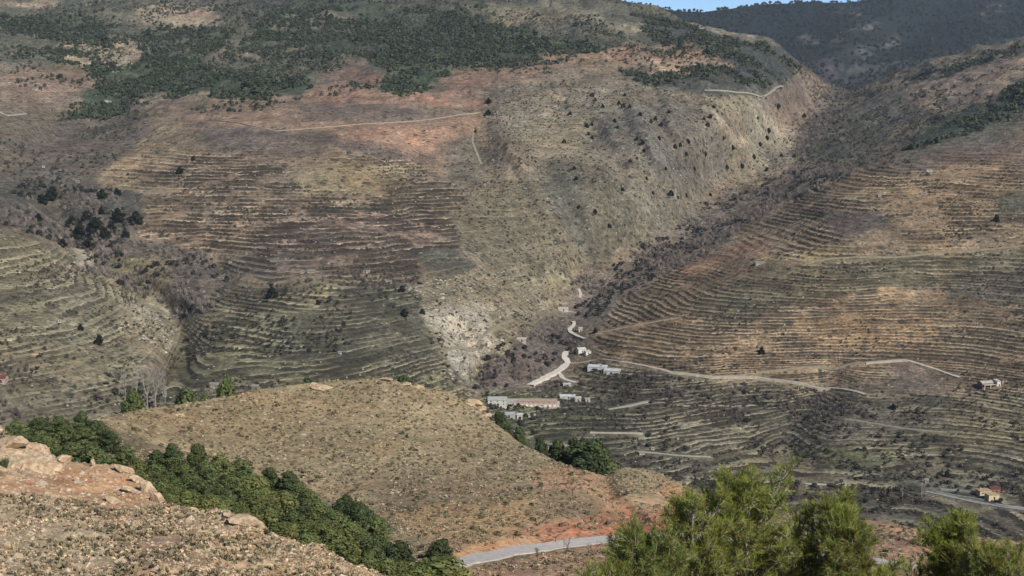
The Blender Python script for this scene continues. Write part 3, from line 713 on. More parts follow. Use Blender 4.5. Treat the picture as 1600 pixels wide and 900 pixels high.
merge(ico[:2], p, rg.uniform(4, 9, len(p)), pal(rg, len(p), [(38,50,40),(46,58,44),(44,52,46)], .75), rg, 'mountain_forest', veg)
UP = [[(0,-20),(960,-20),(1250,110),(900,120),(640,115),(480,140),(300,100),(0,120)], [(0,205),(235,168),(205,240),(60,340),(0,350)], [(1300,140),(1600,50),(1600,260),(1335,262),(1240,256)]]
p = sample(far, 9000, rg, UP, noise_thr=.0, ns=120)
merge(ico[:3], p, rg.uniform(1.2, 3.2, len(p)), pal(rg, len(p), [(70,74,54),(86,86,62),(92,84,70)], .75), rg, 'upland_scrub', veg)
# bushes and small trees that follow the terrace walls
frac = tz-np.floor(tz)
p = sample(far, 14000, rg, None, (ter > .45) & (frac > .6), noise_thr=.04, ns=45)
clump = [tris_cloud(22, .62, ell(.9, .7, .8, .5, .35, True), np.random.default_rng(40+i)) for i in range(5)]
merge(clump, p, rg.uniform(.7, 1.9, len(p)), pal(rg, len(p), [(68,70,50),(80,80,54),(88,76,62),(96,88,66),(62,66,50),(100,90,80)], .75), rg, 'terrace_wall_scrub', veg)
VAL = [[(750,606),(850,600),(930,566),(1100,580),(1350,612),(1600,622),(1660,860),(900,860),(750,700)], [(282,515),(330,470),(560,425),(650,440),(730,620),(260,640)], [(0,560),(180,560),(260,600),(230,680),(0,680)]]
p = sample(far, 1700, rg, VAL, noise_thr=.1, ns=60)
merge(clump, p, rg.uniform(1.3, 3.2, len(p)), pal(rg, len(p), [(54,60,42),(66,70,46),(80,72,66),(92,84,78),(70,62,58)], .75), rg, 'orchard_scrub', veg)
p = sample(far, 9000, rg, [[(765,205),(752,136),(1000,128),(1230,152),(1252,256),(1000,382),(925,424),(884,440),(720,384),(690,300)], [(1560,330),(1600,290),(1340,268),(1130,384),(1010,446),(925,506),(1400,600),(1600,620)], [(0,372),(150,430),(270,520),(180,640),(0,650)], [(650,492),(636,440),(850,418),(880,450),(740,600)]], noise_thr=-.1, ns=50)
merge(clump, p, rg.uniform(.5, 1.5, len(p)), pal(rg, len(p), [(64,64,46),(80,76,54),(92,84,62)], .75), rg, 'slope_scrub', veg)
# leafless riverside woods
bare = [spikes(26, np.random.default_rng(70+i), .55, .035, .4) for i in range(6)]
BW = [[(874,450),(955,412),(1080,340),(1105,316),(1200,288),(1240,262),(1330,258),(1335,268),(1210,330),(1125,384),(1010,446),(925,505),(882,515),(868,474)], [(756,560),(862,498),(884,512),(925,530),(880,560),(820,606),(742,610)],
 [(190,370),(330,400),(365,450),(290,512),(256,486),(160,432),(130,430),(140,385)], [(0,300),(60,285),(200,300),(228,335),(200,372),(140,392),(60,372),(0,345)], [(1250,90),(1330,90),(1345,150),(1250,250),(1230,230)]]
p = sample(far, 5200, rg, BW, noise_thr=-.08, ns=45)
merge(bare, p, rg.uniform(3, 7.5, len(p)), pal(rg, len(p), [(146,130,118),(128,114,104),(156,142,124),(112,100,92)], .8), rg, 'bare_woodland', barem)
p = sample(far, 900, rg, BW[:4], noise_thr=.05, ns=50)
merge(ico, p, rg.uniform(1.5, 3.4, len(p)), pal(rg, len(p), [(52,54,46),(60,60,52)], .75), rg, 'gully_thicket', veg)
p = sample(far, 1500, rg, VAL, noise_thr=.16, ns=80)
merge(bare, p, rg.uniform(2.5, 5.5, len(p)), pal(rg, len(p), [(118,102,98),(104,92,88),(126,112,100)], .75), rg, 'bare_orchard', barem)
# tussocks on the hill and the near slope
tuft = [spikes(9, np.random.default_rng(90+i), .8, .26, .5) for i in range(6)]
dome = [tris_cloud(16, .62, ell(.8, .8, .6, .2, .6, True), np.random.default_rng(95+i)) for i in range(6)]
HP = [(168,150,108),(150,138,98),(120,114,76),(170,148,110),(146,122,92),(98,92,66),(132,114,90)]
LEDGE = [inpoly(*px_of(near.X/near.Y, near.Z/near.Y), [(-100,690),(110,690),(235,735),(250,790),(190,800),(120,778),(-100,772)])]
rmk = rm > .25
p = sample(mid, 30000, rg, None, mid.Y < 560, excl=rmk, noise_thr=-.35, ns=12)
merge(dome, p, rg.uniform(.25, .75, len(p)), pal(rg, len(p), HP, .8), rg, 'hill_tussocks', veg)
p = sample(mid, 1300, rg, None, mid.Y < 560, excl=rmk)
merge(dome, p, rg.uniform(.6, 1.2, len(p)), pal(rg, len(p), [(96,94,62),(82,84,54),(112,96,72)], .8), rg, 'hill_bushes', veg)
stone = []
for i in range(5):
    r_ = np.random.default_rng(300+i); V = np.array([(1,0,0),(-1,0,0),(0,1,0),(0,-1,0),(0,0,.7),(0,0,-.6),(.7,.7,.2),(-.7,.6,.3)], float)*r_.uniform(.6, 1.1, (8, 3))
    stone.append((V, np.array([(0,6,4),(6,2,4),(2,7,4),(7,1,4),(1,3,4),(3,0,4),(0,3,5),(3,1,5),(1,7,5),(7,2,5),(2,6,5),(6,0,5)])))
p = sample(near, 8500, rg, None, (near.Y > 70) & (near.Y < 136), pxlim=(-40, 900), excl=LEDGE[0], noise_thr=-.3, ns=4)
merge(dome, p, rg.uniform(.10, .26, len(p)), pal(rg, len(p), [(190,160,118),(180,150,112),(158,140,106),(136,124,92),(112,106,76),(172,138,104)], .9), rg, 'stony_slope_tussocks', veg)
p = sample(near, 3000, rg, None, (near.Y > 70) & (near.Y < 136), pxlim=(-40, 900), noise_thr=-.1, ns=3, excl=LEDGE[0])
merge(tuft, p, rg.uniform(.18, .42, len(p)), pal(rg, len(p), [(164,146,104),(132,122,88),(106,100,74),(156,134,98)], .85), rg, 'grass_tufts', veg)
rockm = plain('rock', C(210,182,138), .17, .5, bump=.10, c2=C(168,132,96))
rubm = attr_mat('rubble_stone', .2, .3)
p = sample(near, 6500, rg, None, (near.Y > 70) & (near.Y < 136), pxlim=(-40, 900))
merge(stone, p, rg.gamma(2.2, .06, len(p))+.03, pal(rg, len(p), [(184,156,122),(172,142,110),(158,132,104),(194,170,138)], .8), rg, 'slope_rubble', rubm, jit=.06)
p = sample(mid, 3500, rg, None, mid.Y < 500, excl=rmk, noise_thr=.0, ns=10)
merge(stone, p, rg.gamma(2, .11, len(p))+.06, pal(rg, len(p), [(178,158,124),(166,144,112),(158,132,104)], .8), rg, 'hill_rubble', rubm, jit=.06)

SPUR = [[(765,205),(752,136),(1000,128),(1230,152),(1252,256),(1000,382),(925,424),(884,440),(720,384),(690,300)]]
BAD = [[(642,482),(700,466),(762,490),(750,552),(724,600),(700,600),(690,536)], [(650,492),(636,440),(850,418),(880,450),(740,600)], [(200,468),(276,508),(262,552),(180,520)], [(104,392),(142,414),(112,432)], [(100,60),(250,75),(180,120)], [(1090,162),(1166,232),(1150,240)], [(1182,162),(1242,212),(1226,220)]]
for ar, nn_, th_, s0, cs_ in [(SPUR, 2600, .1, .9, [(140,130,112),(124,114,98),(154,144,124)]), (BAD, 2400, -.1, 1.0, [(170,160,138),(150,138,116),(186,176,156)])]:
    p = sample(far, nn_, rg, ar, noise_thr=th_, ns=30)
    merge(stone, p, rg.gamma(2, s0*.5, len(p))+.4, pal(rg, len(p), cs_, .75), rg, 'slope_outcrops', rubm, jit=.06)
p = sample(far, 2200, rg, BAD+SPUR, noise_thr=-.1, ns=25)
merge(clump, p, rg.uniform(.8, 2.4, len(p)), pal(rg, len(p), [(58,60,44),(74,70,54)], .75), rg, 'spur_bushes', veg)

# ------------------------------------------------------------------ pines of the middle distance
def prisms(S, r0, r1, n=4):
    S = np.asarray(S, float); a, b = S[:, 0], S[:, 1]; d = b-a; d /= np.linalg.norm(d, axis=1, keepdims=True)+1e-9
    ref = np.where(np.abs(d[:, 2:3]) > .9, [[1., 0, 0]], [[0, 0, 1.]]); e = np.cross(d, ref); e /= np.linalg.norm(e, axis=1, keepdims=True); f = np.cross(d, e)
    V = []
    for p_, r in ((a, r0), (b, r1)):
        for k in range(n):
            t = 2*np.pi*k/n; V.append(p_+(e*math.cos(t)+f*math.sin(t))*np.asarray(r)[:, None])
    V = np.stack(V, 1).reshape(-1, 3); i = (np.arange(len(S))*2*n)[:, None, None]
    q = []
    for k in range(n):
        k2 = (k+1) % n; q += [(k, k2, n+k2), (k, n+k2, n+k)]
    return V, (np.array(q)[None]+i).reshape(-1, 3)
def pine_meshes(seed, H=8., wid=5.5, base=(74,92,50), n_l=26, dens=210, lowest=.14, ts=.36, mat=None):
    r_ = np.random.default_rng(seed); Vs, Fs, Cs, o = [], [], [], 0; segs, ra, rb = [], [], []
    lean = r_.normal(0, .04, 2)
    def tr(z): return np.array([lean[0]*z, lean[1]*z, z])
    for k in range(7):
        z0, z1 = H*.92*k/7, H*.92*(k+1)/7; segs.append((tr(z0), tr(z1))); ra.append(.17*H/8*(1-k/8)); rb.append(.17*H/8*(1-(k+1)/8))
    for k in range(n_l):
        f = k/(n_l-1); z = H*(lowest+(.9-lowest)*f); prof = wid*.5*(1-.7*f**2.2)*(.7+.3*min(1, (f+.15)*3))
        az = k*2.4+r_.uniform(-.5, .5); rr = prof*r_.uniform(.35, .8) if k < n_l-1 else 0
        c = tr(z)+[math.cos(az)*rr, math.sin(az)*rr, r_.uniform(-.2, .3)]
        lr = wid*.5*r_.uniform(.38, .56)*(1-.35*f)
        V, F = tris_cloud(dens, ts*H/8, ell(lr, lr, lr*.92, 0, .45), r_)
        V = V+c; col = lin(base, .8)*r_.uniform(.8, 1.25)*np.array([1+r_.uniform(-.05, .14), 1, 1])
        cc = col[None]*np.repeat(r_.uniform(.75, 1.25, len(F)), 3)[:, None]
        Vs.append(V); Fs.append(F+o); Cs.append(cc); o += len(V)
        s0 = tr(z-.5*H/8); segs.append((s0, c)); ra.append(.05*H/8); rb.append(.02*H/8)
    cm = mk_mesh('crown', np.concatenate(Vs), np.concatenate(Fs), [mat or leaf], {'col': ('FLOAT_COLOR', rgba(np.concatenate(Cs)))})
    V, F = prisms(segs, ra, rb, 5); V[:, 2] = np.where(V[:, 2] < .01, V[:, 2]-1, V[:, 2])
    return cm, mk_mesh('trunk', V, F, [bark])
PT = [pine_meshes(500+i, 8., w_, b_) for i, (w_, b_) in enumerate([(5.8,(98,114,60)),(6.4,(106,118,60)),(6.0,(90,106,58)),(6.8,(116,126,62)),(5.4,(82,98,54)),(6.0,(74,90,52))])]
def put(kind, meshes, loc, rz, sc, label, cat, group=None):
    t = bpy.data.objects.new(kind, None); COL.objects.link(t); t.location = loc; t.rotation_euler = (0, 0, rz)
    t.scale = (sc, sc, sc) if not hasattr(sc, '__len__') else sc; t.empty_display_size = .5
    for n_, me in meshes: link(n_, me, t)
    return tag(t, label, cat, group)
def pine_at(px, pytop, wpx, layer, proto, label, group, ratio=1.15, D=None):
    hpx = wpx*ratio; D0 = D
    if D is None: q = layer.hit(px, min(pytop+hpx*.93, 990)); D = q.y
    u, vt = uv_of(px, pytop); x = float(u)*D; zg = float(layer.z(x, D)); H = max(2.0, float(vt)*D-zg)
    W = wpx*D/FPX/5.0*(1.6 if D0 else 1.0)
    return put('pine_tree', [('crown', PT[proto][0]), ('trunk', PT[proto][1])], (x, D, zg-.15), RNG.uniform(0, 6.28), (W, W, H/8.6), label, 'pine', group)
GP = 'pines filling the hollow behind the stony slope'
LD = {0: 'green rounded pine growing in the thick belt down the hollow', 1: 'dark bluish green pine standing in the belt down the hollow'}
mids = [(20,655,44,0),(60,650,46,2),(95,648,42,0),(150,655,38,2),(75,680,44,1),(110,686,46,0),(142,692,56,2),(160,706,42,1),(195,692,38,0),
 (215,715,46,3),(240,722,50,1),(290,722,50,0),(340,710,46,1),(375,715,46,2),(355,738,50,0),(400,738,50,3),(330,768,50,3),(290,764,46,3),
 (390,765,55,1),(445,765,50,3),(480,760,46,0),(500,780,50,1),(420,790,55,3),(460,795,55,0),(500,812,55,3),(560,782,46,2),
 (550,812,50,1),(590,802,42,0),(585,832,55,2),(540,840,52,3),(600,870,50,1),(480,830,50,1),(440,815,46,3),(575,862,44,0),(370,790,44,0),(310,745,44,2),(265,735,40,0),(230,745,44,2),(185,722,44,0),(40,675,40,1),(5,668,40,0),
 (128,664,40,0),(520,795,46,0),(478,785,44,1),(405,765,44,1),(350,760,44,2),(320,722,42,2),(625,872,46,3),(560,835,44,0),(520,825,48,1),(345,785,44,3),(380,805,40,3)]
for a_ in mids: pine_at(a_[0], a_[1]-2, a_[2]*1.1, mid, a_[3], LD[0], GP, 1.15)
xr = np.random.default_rng(9)
for k in range(46):
    f = xr.uniform(0, 1); x_ = 20+590*f; y_ = np.interp(x_, [0,100,200,300,400,500,600], [672,700,738,748,770,806,858])+xr.uniform(-18, 28)
    pine_at(x_, y_, xr.uniform(36, 52), mid, int(xr.integers(0, 4)), LD[0], GP, 1.1)
for a_ in [(420,726,44,4),(452,732,48,4),(535,770,46,5),(575,792,40,5),(245,700,36,4)]: pine_at(*a_[:3], mid, a_[3], LD[1], GP)
pine_at(128, 638, 34, mid, 4, 'tall dark pine rising above the left end of the pine belt', None, 1.5)
pine_at(172, 668, 36, mid, 5, 'dark pine at the left foot of the rounded hill above the rock ledge', None)
pine_at(268, 688, 46, mid, 4, 'tall dark pine, left of the pair standing out against the tan hill', None, 1.3)
pine_at(306, 688, 44, mid, 0, 'tall narrow pine, right of the pair standing out against the tan hill', None, 1.6)
pine_at(618, 842, 62, mid, 5, 'broad dark pine at the lower right end of the pine belt', None, 1.0)
pine_at(683, 838, 46, mid, 5, 'dark round pine standing alone beside the left end of the asphalt road', None, 1.0)
pine_at(676, 866, 84, mid, 3, 'bright yellow green pine top at the picture foot left of the road', None, 1.0, 215)
pine_at(640, 880, 60, mid, 3, 'small bright pine top at the picture foot beside the stony slope', None, 1.0, 205)
for px_, py_, w_, pr, D_, lb in [(205,600,30,0,440,'slim green pine just left of the bare poplars behind the hill'), (290,596,36,2,505,'green pine right of the bare poplars behind the hill crest'),
  (355,582,30,1,520,'tall green pine behind the left shoulder of the rounded hill'), (322,606,20,0,500,'low pine between two taller ones behind the hill crest'), (475,578,26,5,540,'small dark pine peeping over the hill crest left of its top'),
  (638,576,30,5,545,'low dark pine peeping over the top of the rounded hill'), (412,596,20,5,520,'dark low pine beside pale rocks on the left hill crest')]:
    pine_at(px_, py_, w_, mid, pr, lb, None, D=D_)
GH = 'dark pines behind the right flank of the rounded hill'
for px_, py_, w_, pr, D_, lb in [(932,680,50,4,452,'largest dark pine behind the right flank of the hill'), (900,678,48,5,462,'dark bushy pine, second from right behind the hill flank'), (870,680,34,4,470,'smaller dark pine, third from right behind the hill flank'),
   (912,700,48,5,448,'low dark pine squeezed under the two largest behind the hill flank'), (784,638,20,5,470,'dark bush like pine below the village beside the hill crest'), (812,664,20,4,468,'small dark pine on the hill flank right of the village wall'), (845,678,18,5,470,'tiny dark pine left of the clump behind the hill flank')]:
    pine_at(px_, py_, w_, mid, pr, lb, GH, D=D_)

# ------------------------------------------------------------------ far evergreens one can count
FT = [pine_meshes(600+i, 8., 8.2, (34,42,28), 9, 150, .06, .95, veg) for i in range(3)]
def far_tree(px, py, s, label, group, k=0):
    q = far.hit(px, py); sc = s*1.12*q.y/FPX/7.5; sc = (sc, sc, sc*.86)
    put('evergreen_tree', [('crown', FT[k % 3][0]), ('trunk', FT[k % 3][1])], q-Vector((0, 0, .4)), RNG.uniform(0, 6.28), sc, label, 'tree', group)
spur = [(925,148),(930,155),(942,165),(976,147),(967,160),(974,165),(984,165),(1000,178),(1045,174),(891,177),(917,196),(925,193),(919,208),(925,214),(965,198),(960,188),(1017,189),(1024,185),(1033,194),(1030,215),(995,216),(1004,222),(1007,234),(995,246),(1075,220),(1055,228),(1063,226),(1072,240),(1102,240),(1100,184),(1110,181),(1106,194),(1115,166),(1184,183),(1201,204),(1188,225),(1198,215),(1178,245),(1221,241),(1241,243),(1159,259),(1198,264),(1136,260),(1085,262),(881,221),(1059,307),(973,295),(1010,277),(897,262),(900,278),(1257,180),(1276,182),(930,330),(905,322),(952,352),(1020,300),(985,250),(1040,262),(1130,215),(1145,230)]
for i, (a_, b_) in enumerate(spur):
    far_tree(a_, b_+3, 4.5+RNG.uniform(0, 2.5), 'small dark round tree dotted over the grey tan spur above the gorge', 'trees dotted over the spur', i)
for a_, b_, s_, lb in [(763,162,9,'upper of two dark round trees by the pale gully head'), (763,180,9,'lower of two dark round trees by the pale gully head'), (743,207,5,'small dark tree in the pale gully below the two round ones'),
   (1072,308,6,'dark tree low on the spur near the gorge floor'), (1110,306,5,'dark tree on the spur beside the wooded gorge'), (1216,170,8,'broad dark tree high on the spur below the pale track'), (1201,208,8,'largest dark tree on the pale rib of the spur'), (1048,306,9,'dark bushy tree at the foot of the spur'),
   (281,272,12,'dark tree alone among terraces on the upper left slope'), (302,250,6,'small dark tree right above the terraces on the upper left slope'), (425,464,16,'dark round tree alone on green terraces in the middle left'), (155,538,15,'dark leaning tree beside a purple thicket on the lower left slope'), (126,516,10,'dark tree beside the pale hut on the lower left slope'),
   (213,348,18,'dark round tree at the right end of the grove in the left gully'), (185,346,20,'broad dark tree second from right in the left gully grove'), (160,312,16,'dark tree at the top of the left gully grove'), (183,306,12,'dark tree just right of the top of the left gully grove'), (148,362,22,'wide dark tree in the heart of the left gully grove'), (125,372,22,'dark tree at the lower left of the gully grove'), (165,372,16,'dark tree at the lower middle of the gully grove'), (82,312,20,'dark tree left of the gully grove below the stone cottages'), (134,344,14,'dark tree high on the left side of the gully grove'), (175,362,14,'dark tree between the two lowest of the gully grove'), (196,372,13,'dark tree at the lower right of the gully grove'), (112,352,15,'dark tree on the left edge of the gully grove'), (140,384,15,'lowest dark tree of the gully grove'), (66,318,14,'dark tree left of the one under the stone cottages'), (98,386,13,'lone dark tree down left of the gully grove'), (158,334,10,'small dark tree in the middle gap of the gully grove'), (60,345,12,'dark tree among bare wood at the far left'),
   (497,476,8,'small dark tree on the upper edge of the pale badlands'), (660,490,8,'dark tree on the pale badlands left edge'), (1190,552,10,'dark bush like tree above the track on the right slope'), (628,456,10,'dark tree at the right end of the dark terraces'), (632,494,12,'broad dark tree beside the pale badlands'), (1557,345,10,'dark tree among scrub at the right picture edge'), (930,520,8,'dark tree by the upper bend of the valley road'), (1480,745,10,'dark tree above the pale channel at lower right'), (1395,640,10,'dark tree on the terraces left of the stone farmhouse')]:
    far_tree(a_, b_, s_, lb, None, RNG.integers(0, 3))

# ------------------------------------------------------------------ bare trees
def bare_mesh(seed, H, spread, up, depth=4, r0=.12, col=(112,92,88)):
    r_ = np.random.default_rng(seed); S, A1, A2 = [], [], []
    def grow(p_, d, L, r, lv):
        q = p_+d*L; S.append((p_, q)); A1.append(r); A2.append(r*.7)
        if lv == 0: return
        for _ in range(3 if lv > 1 else 4):
            n_ = d*up+r_.normal(0, spread, 3)+[0, 0, .25]; n_ /= np.linalg.norm(n_)
            grow(p_+d*L*r_.uniform(.55, 1), n_, L*r_.uniform(.55, .8), r*.55, lv-1)
    grow(np.array([0, 0, -.3]), np.array([0, 0, 1.]), H*.36, r0, depth)
    V, F = prisms(S, A1, A2, 3); z = V[:, 2].max(); V = V*(H/z)
    k = V[:, 2] < H*.3
    return V, F, k
def bare_tree(name, px, py, hpx, layer, mat, seed, label, cat, group=None, spread=.55, up=.8, D=None, r0=.12):
    q = layer.hit(px, py) if D is None else None
    if q is None:
        u, v = uv_of(px, py); q = Vector((float(u)*D, D, float(layer.z(float(u)*D, D))))
    H = hpx*q.y/FPX
    if D is not None: H += float(v)*D-q.z
    V, F, k = bare_mesh(seed, H, spread, up, r0=r0); fk = k[F].all(1)
    t = bpy.data.objects.new(name, None); COL.objects.link(t); t.location = q; t.rotation_euler = (0, 0, RNG.uniform(0, 6)); tag(t, label, cat, group)
    link('trunk', mk_mesh('trunk', V, F[fk], [mat]), t); link('crown', mk_mesh('crown', V, F[~fk], [mat]), t)
twig = plain('purple_twigs', C(120,92,88), .2, .5); pale = plain('poplar_bark', C(158,148,136), .2, .7)
for i, (a_, b_, h_, lb) in enumerate([(868,850,34,'bushy purple bare tree on the red bank at the road edge'), (884,876,40,'spreading bare tree below the middle of the road'), (928,872,30,'thin bare sapling on the lower verge left of the big pine'), (963,858,26,'thin upright bare sapling at the road edge beside the big pine'), (840,878,26,'low bare tree on pinkish ground under the road'), (800,890,20,'small bare shrub like tree at the foot of the picture below the road'), (905,892,28,'bare tree on red ground near the picture foot'), (895,775,22,'small bare tree on the orange patch of the hill'), (1000,815,20,'low bare tree on the ground above the road end')]):
    bare_tree('bare_tree', a_, b_, h_, mid, twig, 30+i, lb, 'tree', r0=.09)
for i, (a_, h_, lb) in enumerate([(196,46,'leftmost and shortest of the pale bare poplars in the gully'), (213,54,'second pale bare poplar from the left in the gully'), (230,62,'tallest pale bare poplar in the gully'), (243,60,'second tallest pale bare poplar, just right of the tallest'), (258,52,'rightmost pale bare poplar in the gully')]):
    bare_tree('bare_poplar', a_, 622, h_, far, pale, 60+i, lb, 'tree', 'bare poplars at the gully mouth', .26, 1.15, 1075, .42)
for i, (a_, b_, h_, lb) in enumerate([(715,604,44,'bare pale poplar rising behind the hill crest at the badlands foot'), (735,606,38,'purple bare tree right of the pale poplar behind the crest'), (1440,776,30,'bare grey tree in the dark hollow at lower right'), (1410,782,26,'bare grey tree left of another in the dark hollow at lower right')]):
    bare_tree('bare_poplar', a_, b_, h_, far, pale, 80+i, lb, 'tree', None, .3, 1.1, None, .25)

# ------------------------------------------------------------------ rocks
def rock_mesh(seed, sx, sy, sz, lvl=3, rough=.28, strata=.0):
    import bmesh
    bm = bmesh.new(); bmesh.ops.create_icosphere(bm, subdivisions=lvl, radius=1)
    P_ = np.array([v.co[:] for v in bm.verts]); F_ = np.array([[v.index for v in f.verts] for f in bm.faces]); bm.free()
    n1 = fbm(P_[:, 0]*1.3+seed*3.1+P_[:, 2], P_[:, 1]*1.3+seed+P_[:, 2]*.7, seed, 4, .6)
    g_ = np.random.default_rng(seed); P_ = P_*(1+rough*n1[:, None])
    for k in range(15):                                 # broken flat faces
        d_ = g_.normal(size=3); d_ /= np.linalg.norm(d_); h_ = g_.uniform(.48, .8); e_ = P_@d_-h_
        P_ = P_-np.where(e_ > 0, e_, 0)[:, None]*d_
    P_ = P_*1.25+fbm(P_[:, 0]*5+seed, P_[:, 1]*5+P_[:, 2]*4, seed, 3)[:, None]*.07*P_
    if strata: P_[:, 2] += strata*np.sin(P_[:, 2]*9+P_[:, 0]*2)
    return mk_mesh('rock', P_*[sx, sy, sz], F_, [rockm])
def rock(px, py, wpx, hpx, layer, seed, label, group=None, tilt=0, lvl=4):
    q = layer.hit(px, py); k = q.y/FPX*.5
    me = rock_mesh(seed, wpx*k, wpx*k*.7, hpx*k*.95, lvl)
    o = link('rock', me, None, q+Vector((0, wpx*k*.15, hpx*k*.35)), 0); o.rotation_euler = (R(RNG.uniform(-8, 8)), R(tilt), 0)
    return tag(o, label, 'rock', group)
rock(62, 735, 72, 34, near, 3, 'big cream and orange rock face at the left end of the ledge', lvl=5)
rock(12, 697, 50, 24, near, 4, 'broken pale rock at the left picture edge on top of the ledge', lvl=4)
rock(0, 745, 30, 26, near, 5, 'pale rock low at the left edge beside a green bush')
rock(98, 722, 28, 20, near, 6, 'rounded pale rock against the right side of the big rock face', lvl=4)
rock(378, 820, 66, 20, near, 7, 'long flat overhanging slab on the rim of the stony slope', tilt=16, lvl=4)
rock(360, 811, 26, 14, near, 8, 'small grey slab at the upper end of the long overhanging slab', tilt=14)
rock(145, 730, 7, 20, near, 9, 'small upright white stone standing on the orange ledge')
rock(192, 738, 34, 15, near, 10, 'yellowish slab on the rim where the orange ledge ends', tilt=20)
rock(213, 752, 30, 16, near, 11, 'pale slab below the yellowish one on the rim', tilt=26)
rock(232, 768, 34, 20, near, 12, 'grey lichened rock midway down the rim', tilt=30)
rock(248, 784, 30, 22, near, 13, 'grey rock at the lower end of the rim rocks beside the pines', tilt=34)
rock(205, 770, 26, 12, near, 14, 'dark shadowed slab set back from the rim', tilt=25)
rock(180, 785, 34, 10, near, 15, 'long thin tilted slab lying in orange soil', tilt=28)
rock(305, 800, 22, 12, near, 16, 'low rock on the rim between the grey rocks and the long slab', tilt=20)
rock(10, 858, 16, 15, near, 17, 'pale boulder near the lower left picture corner')
rock(120, 752, 9, 13, near, 18, 'pale upright stone in the middle of the orange ledge')
rock(25, 732, 28, 14, near, 19, 'small pale rock under the green bush on the ledge')
rr = np.random.default_rng(77)
for i in range(70):
    a_ = rr.uniform(5, 560); b_ = rr.uniform(max(735, 735+(a_-150)*.37)+14, 898)
    if b_ > 896: continue
    rock(a_, b_, rr.uniform(5, 12), rr.uniform(3, 7), near, 100+i % 9, 'fist to knee high pale stone lying among tussocks on the near slope', 'loose stones on the near slope', rr.uniform(-25, 25), 2)
for a_, b_, w_, h_, lb in [(742,628,22,12,'pinkish white rock topmost on the right shoulder of the rounded hill'), (752,636,20,10,'pale rock second down on the right shoulder of the rounded hill'), (733,634,16,9,'pale rock left of the shoulder group on the rounded hill'), (762,644,18,8,'pale rock lowest in the shoulder group beside the village'),
   (505,607,34,7,'long dark edged rock on the hill crest left of its top'), (487,604,18,9,'small rock at the left end of the crest ledge'), (632,602,26,6,'flat rock on the hill top right of the summit'), (655,606,22,7,'low pinkish rock right of the flat one on the hill top'), (282,650,18,5,'reddish low rock on the left end of the rounded hill'), (600,594,24,7,'tan rock on the very top of the rounded hill')]:
    rock(a_, b_, w_, h_, mid, int(a_) % 40, lb, None, rr.uniform(-6, 10))

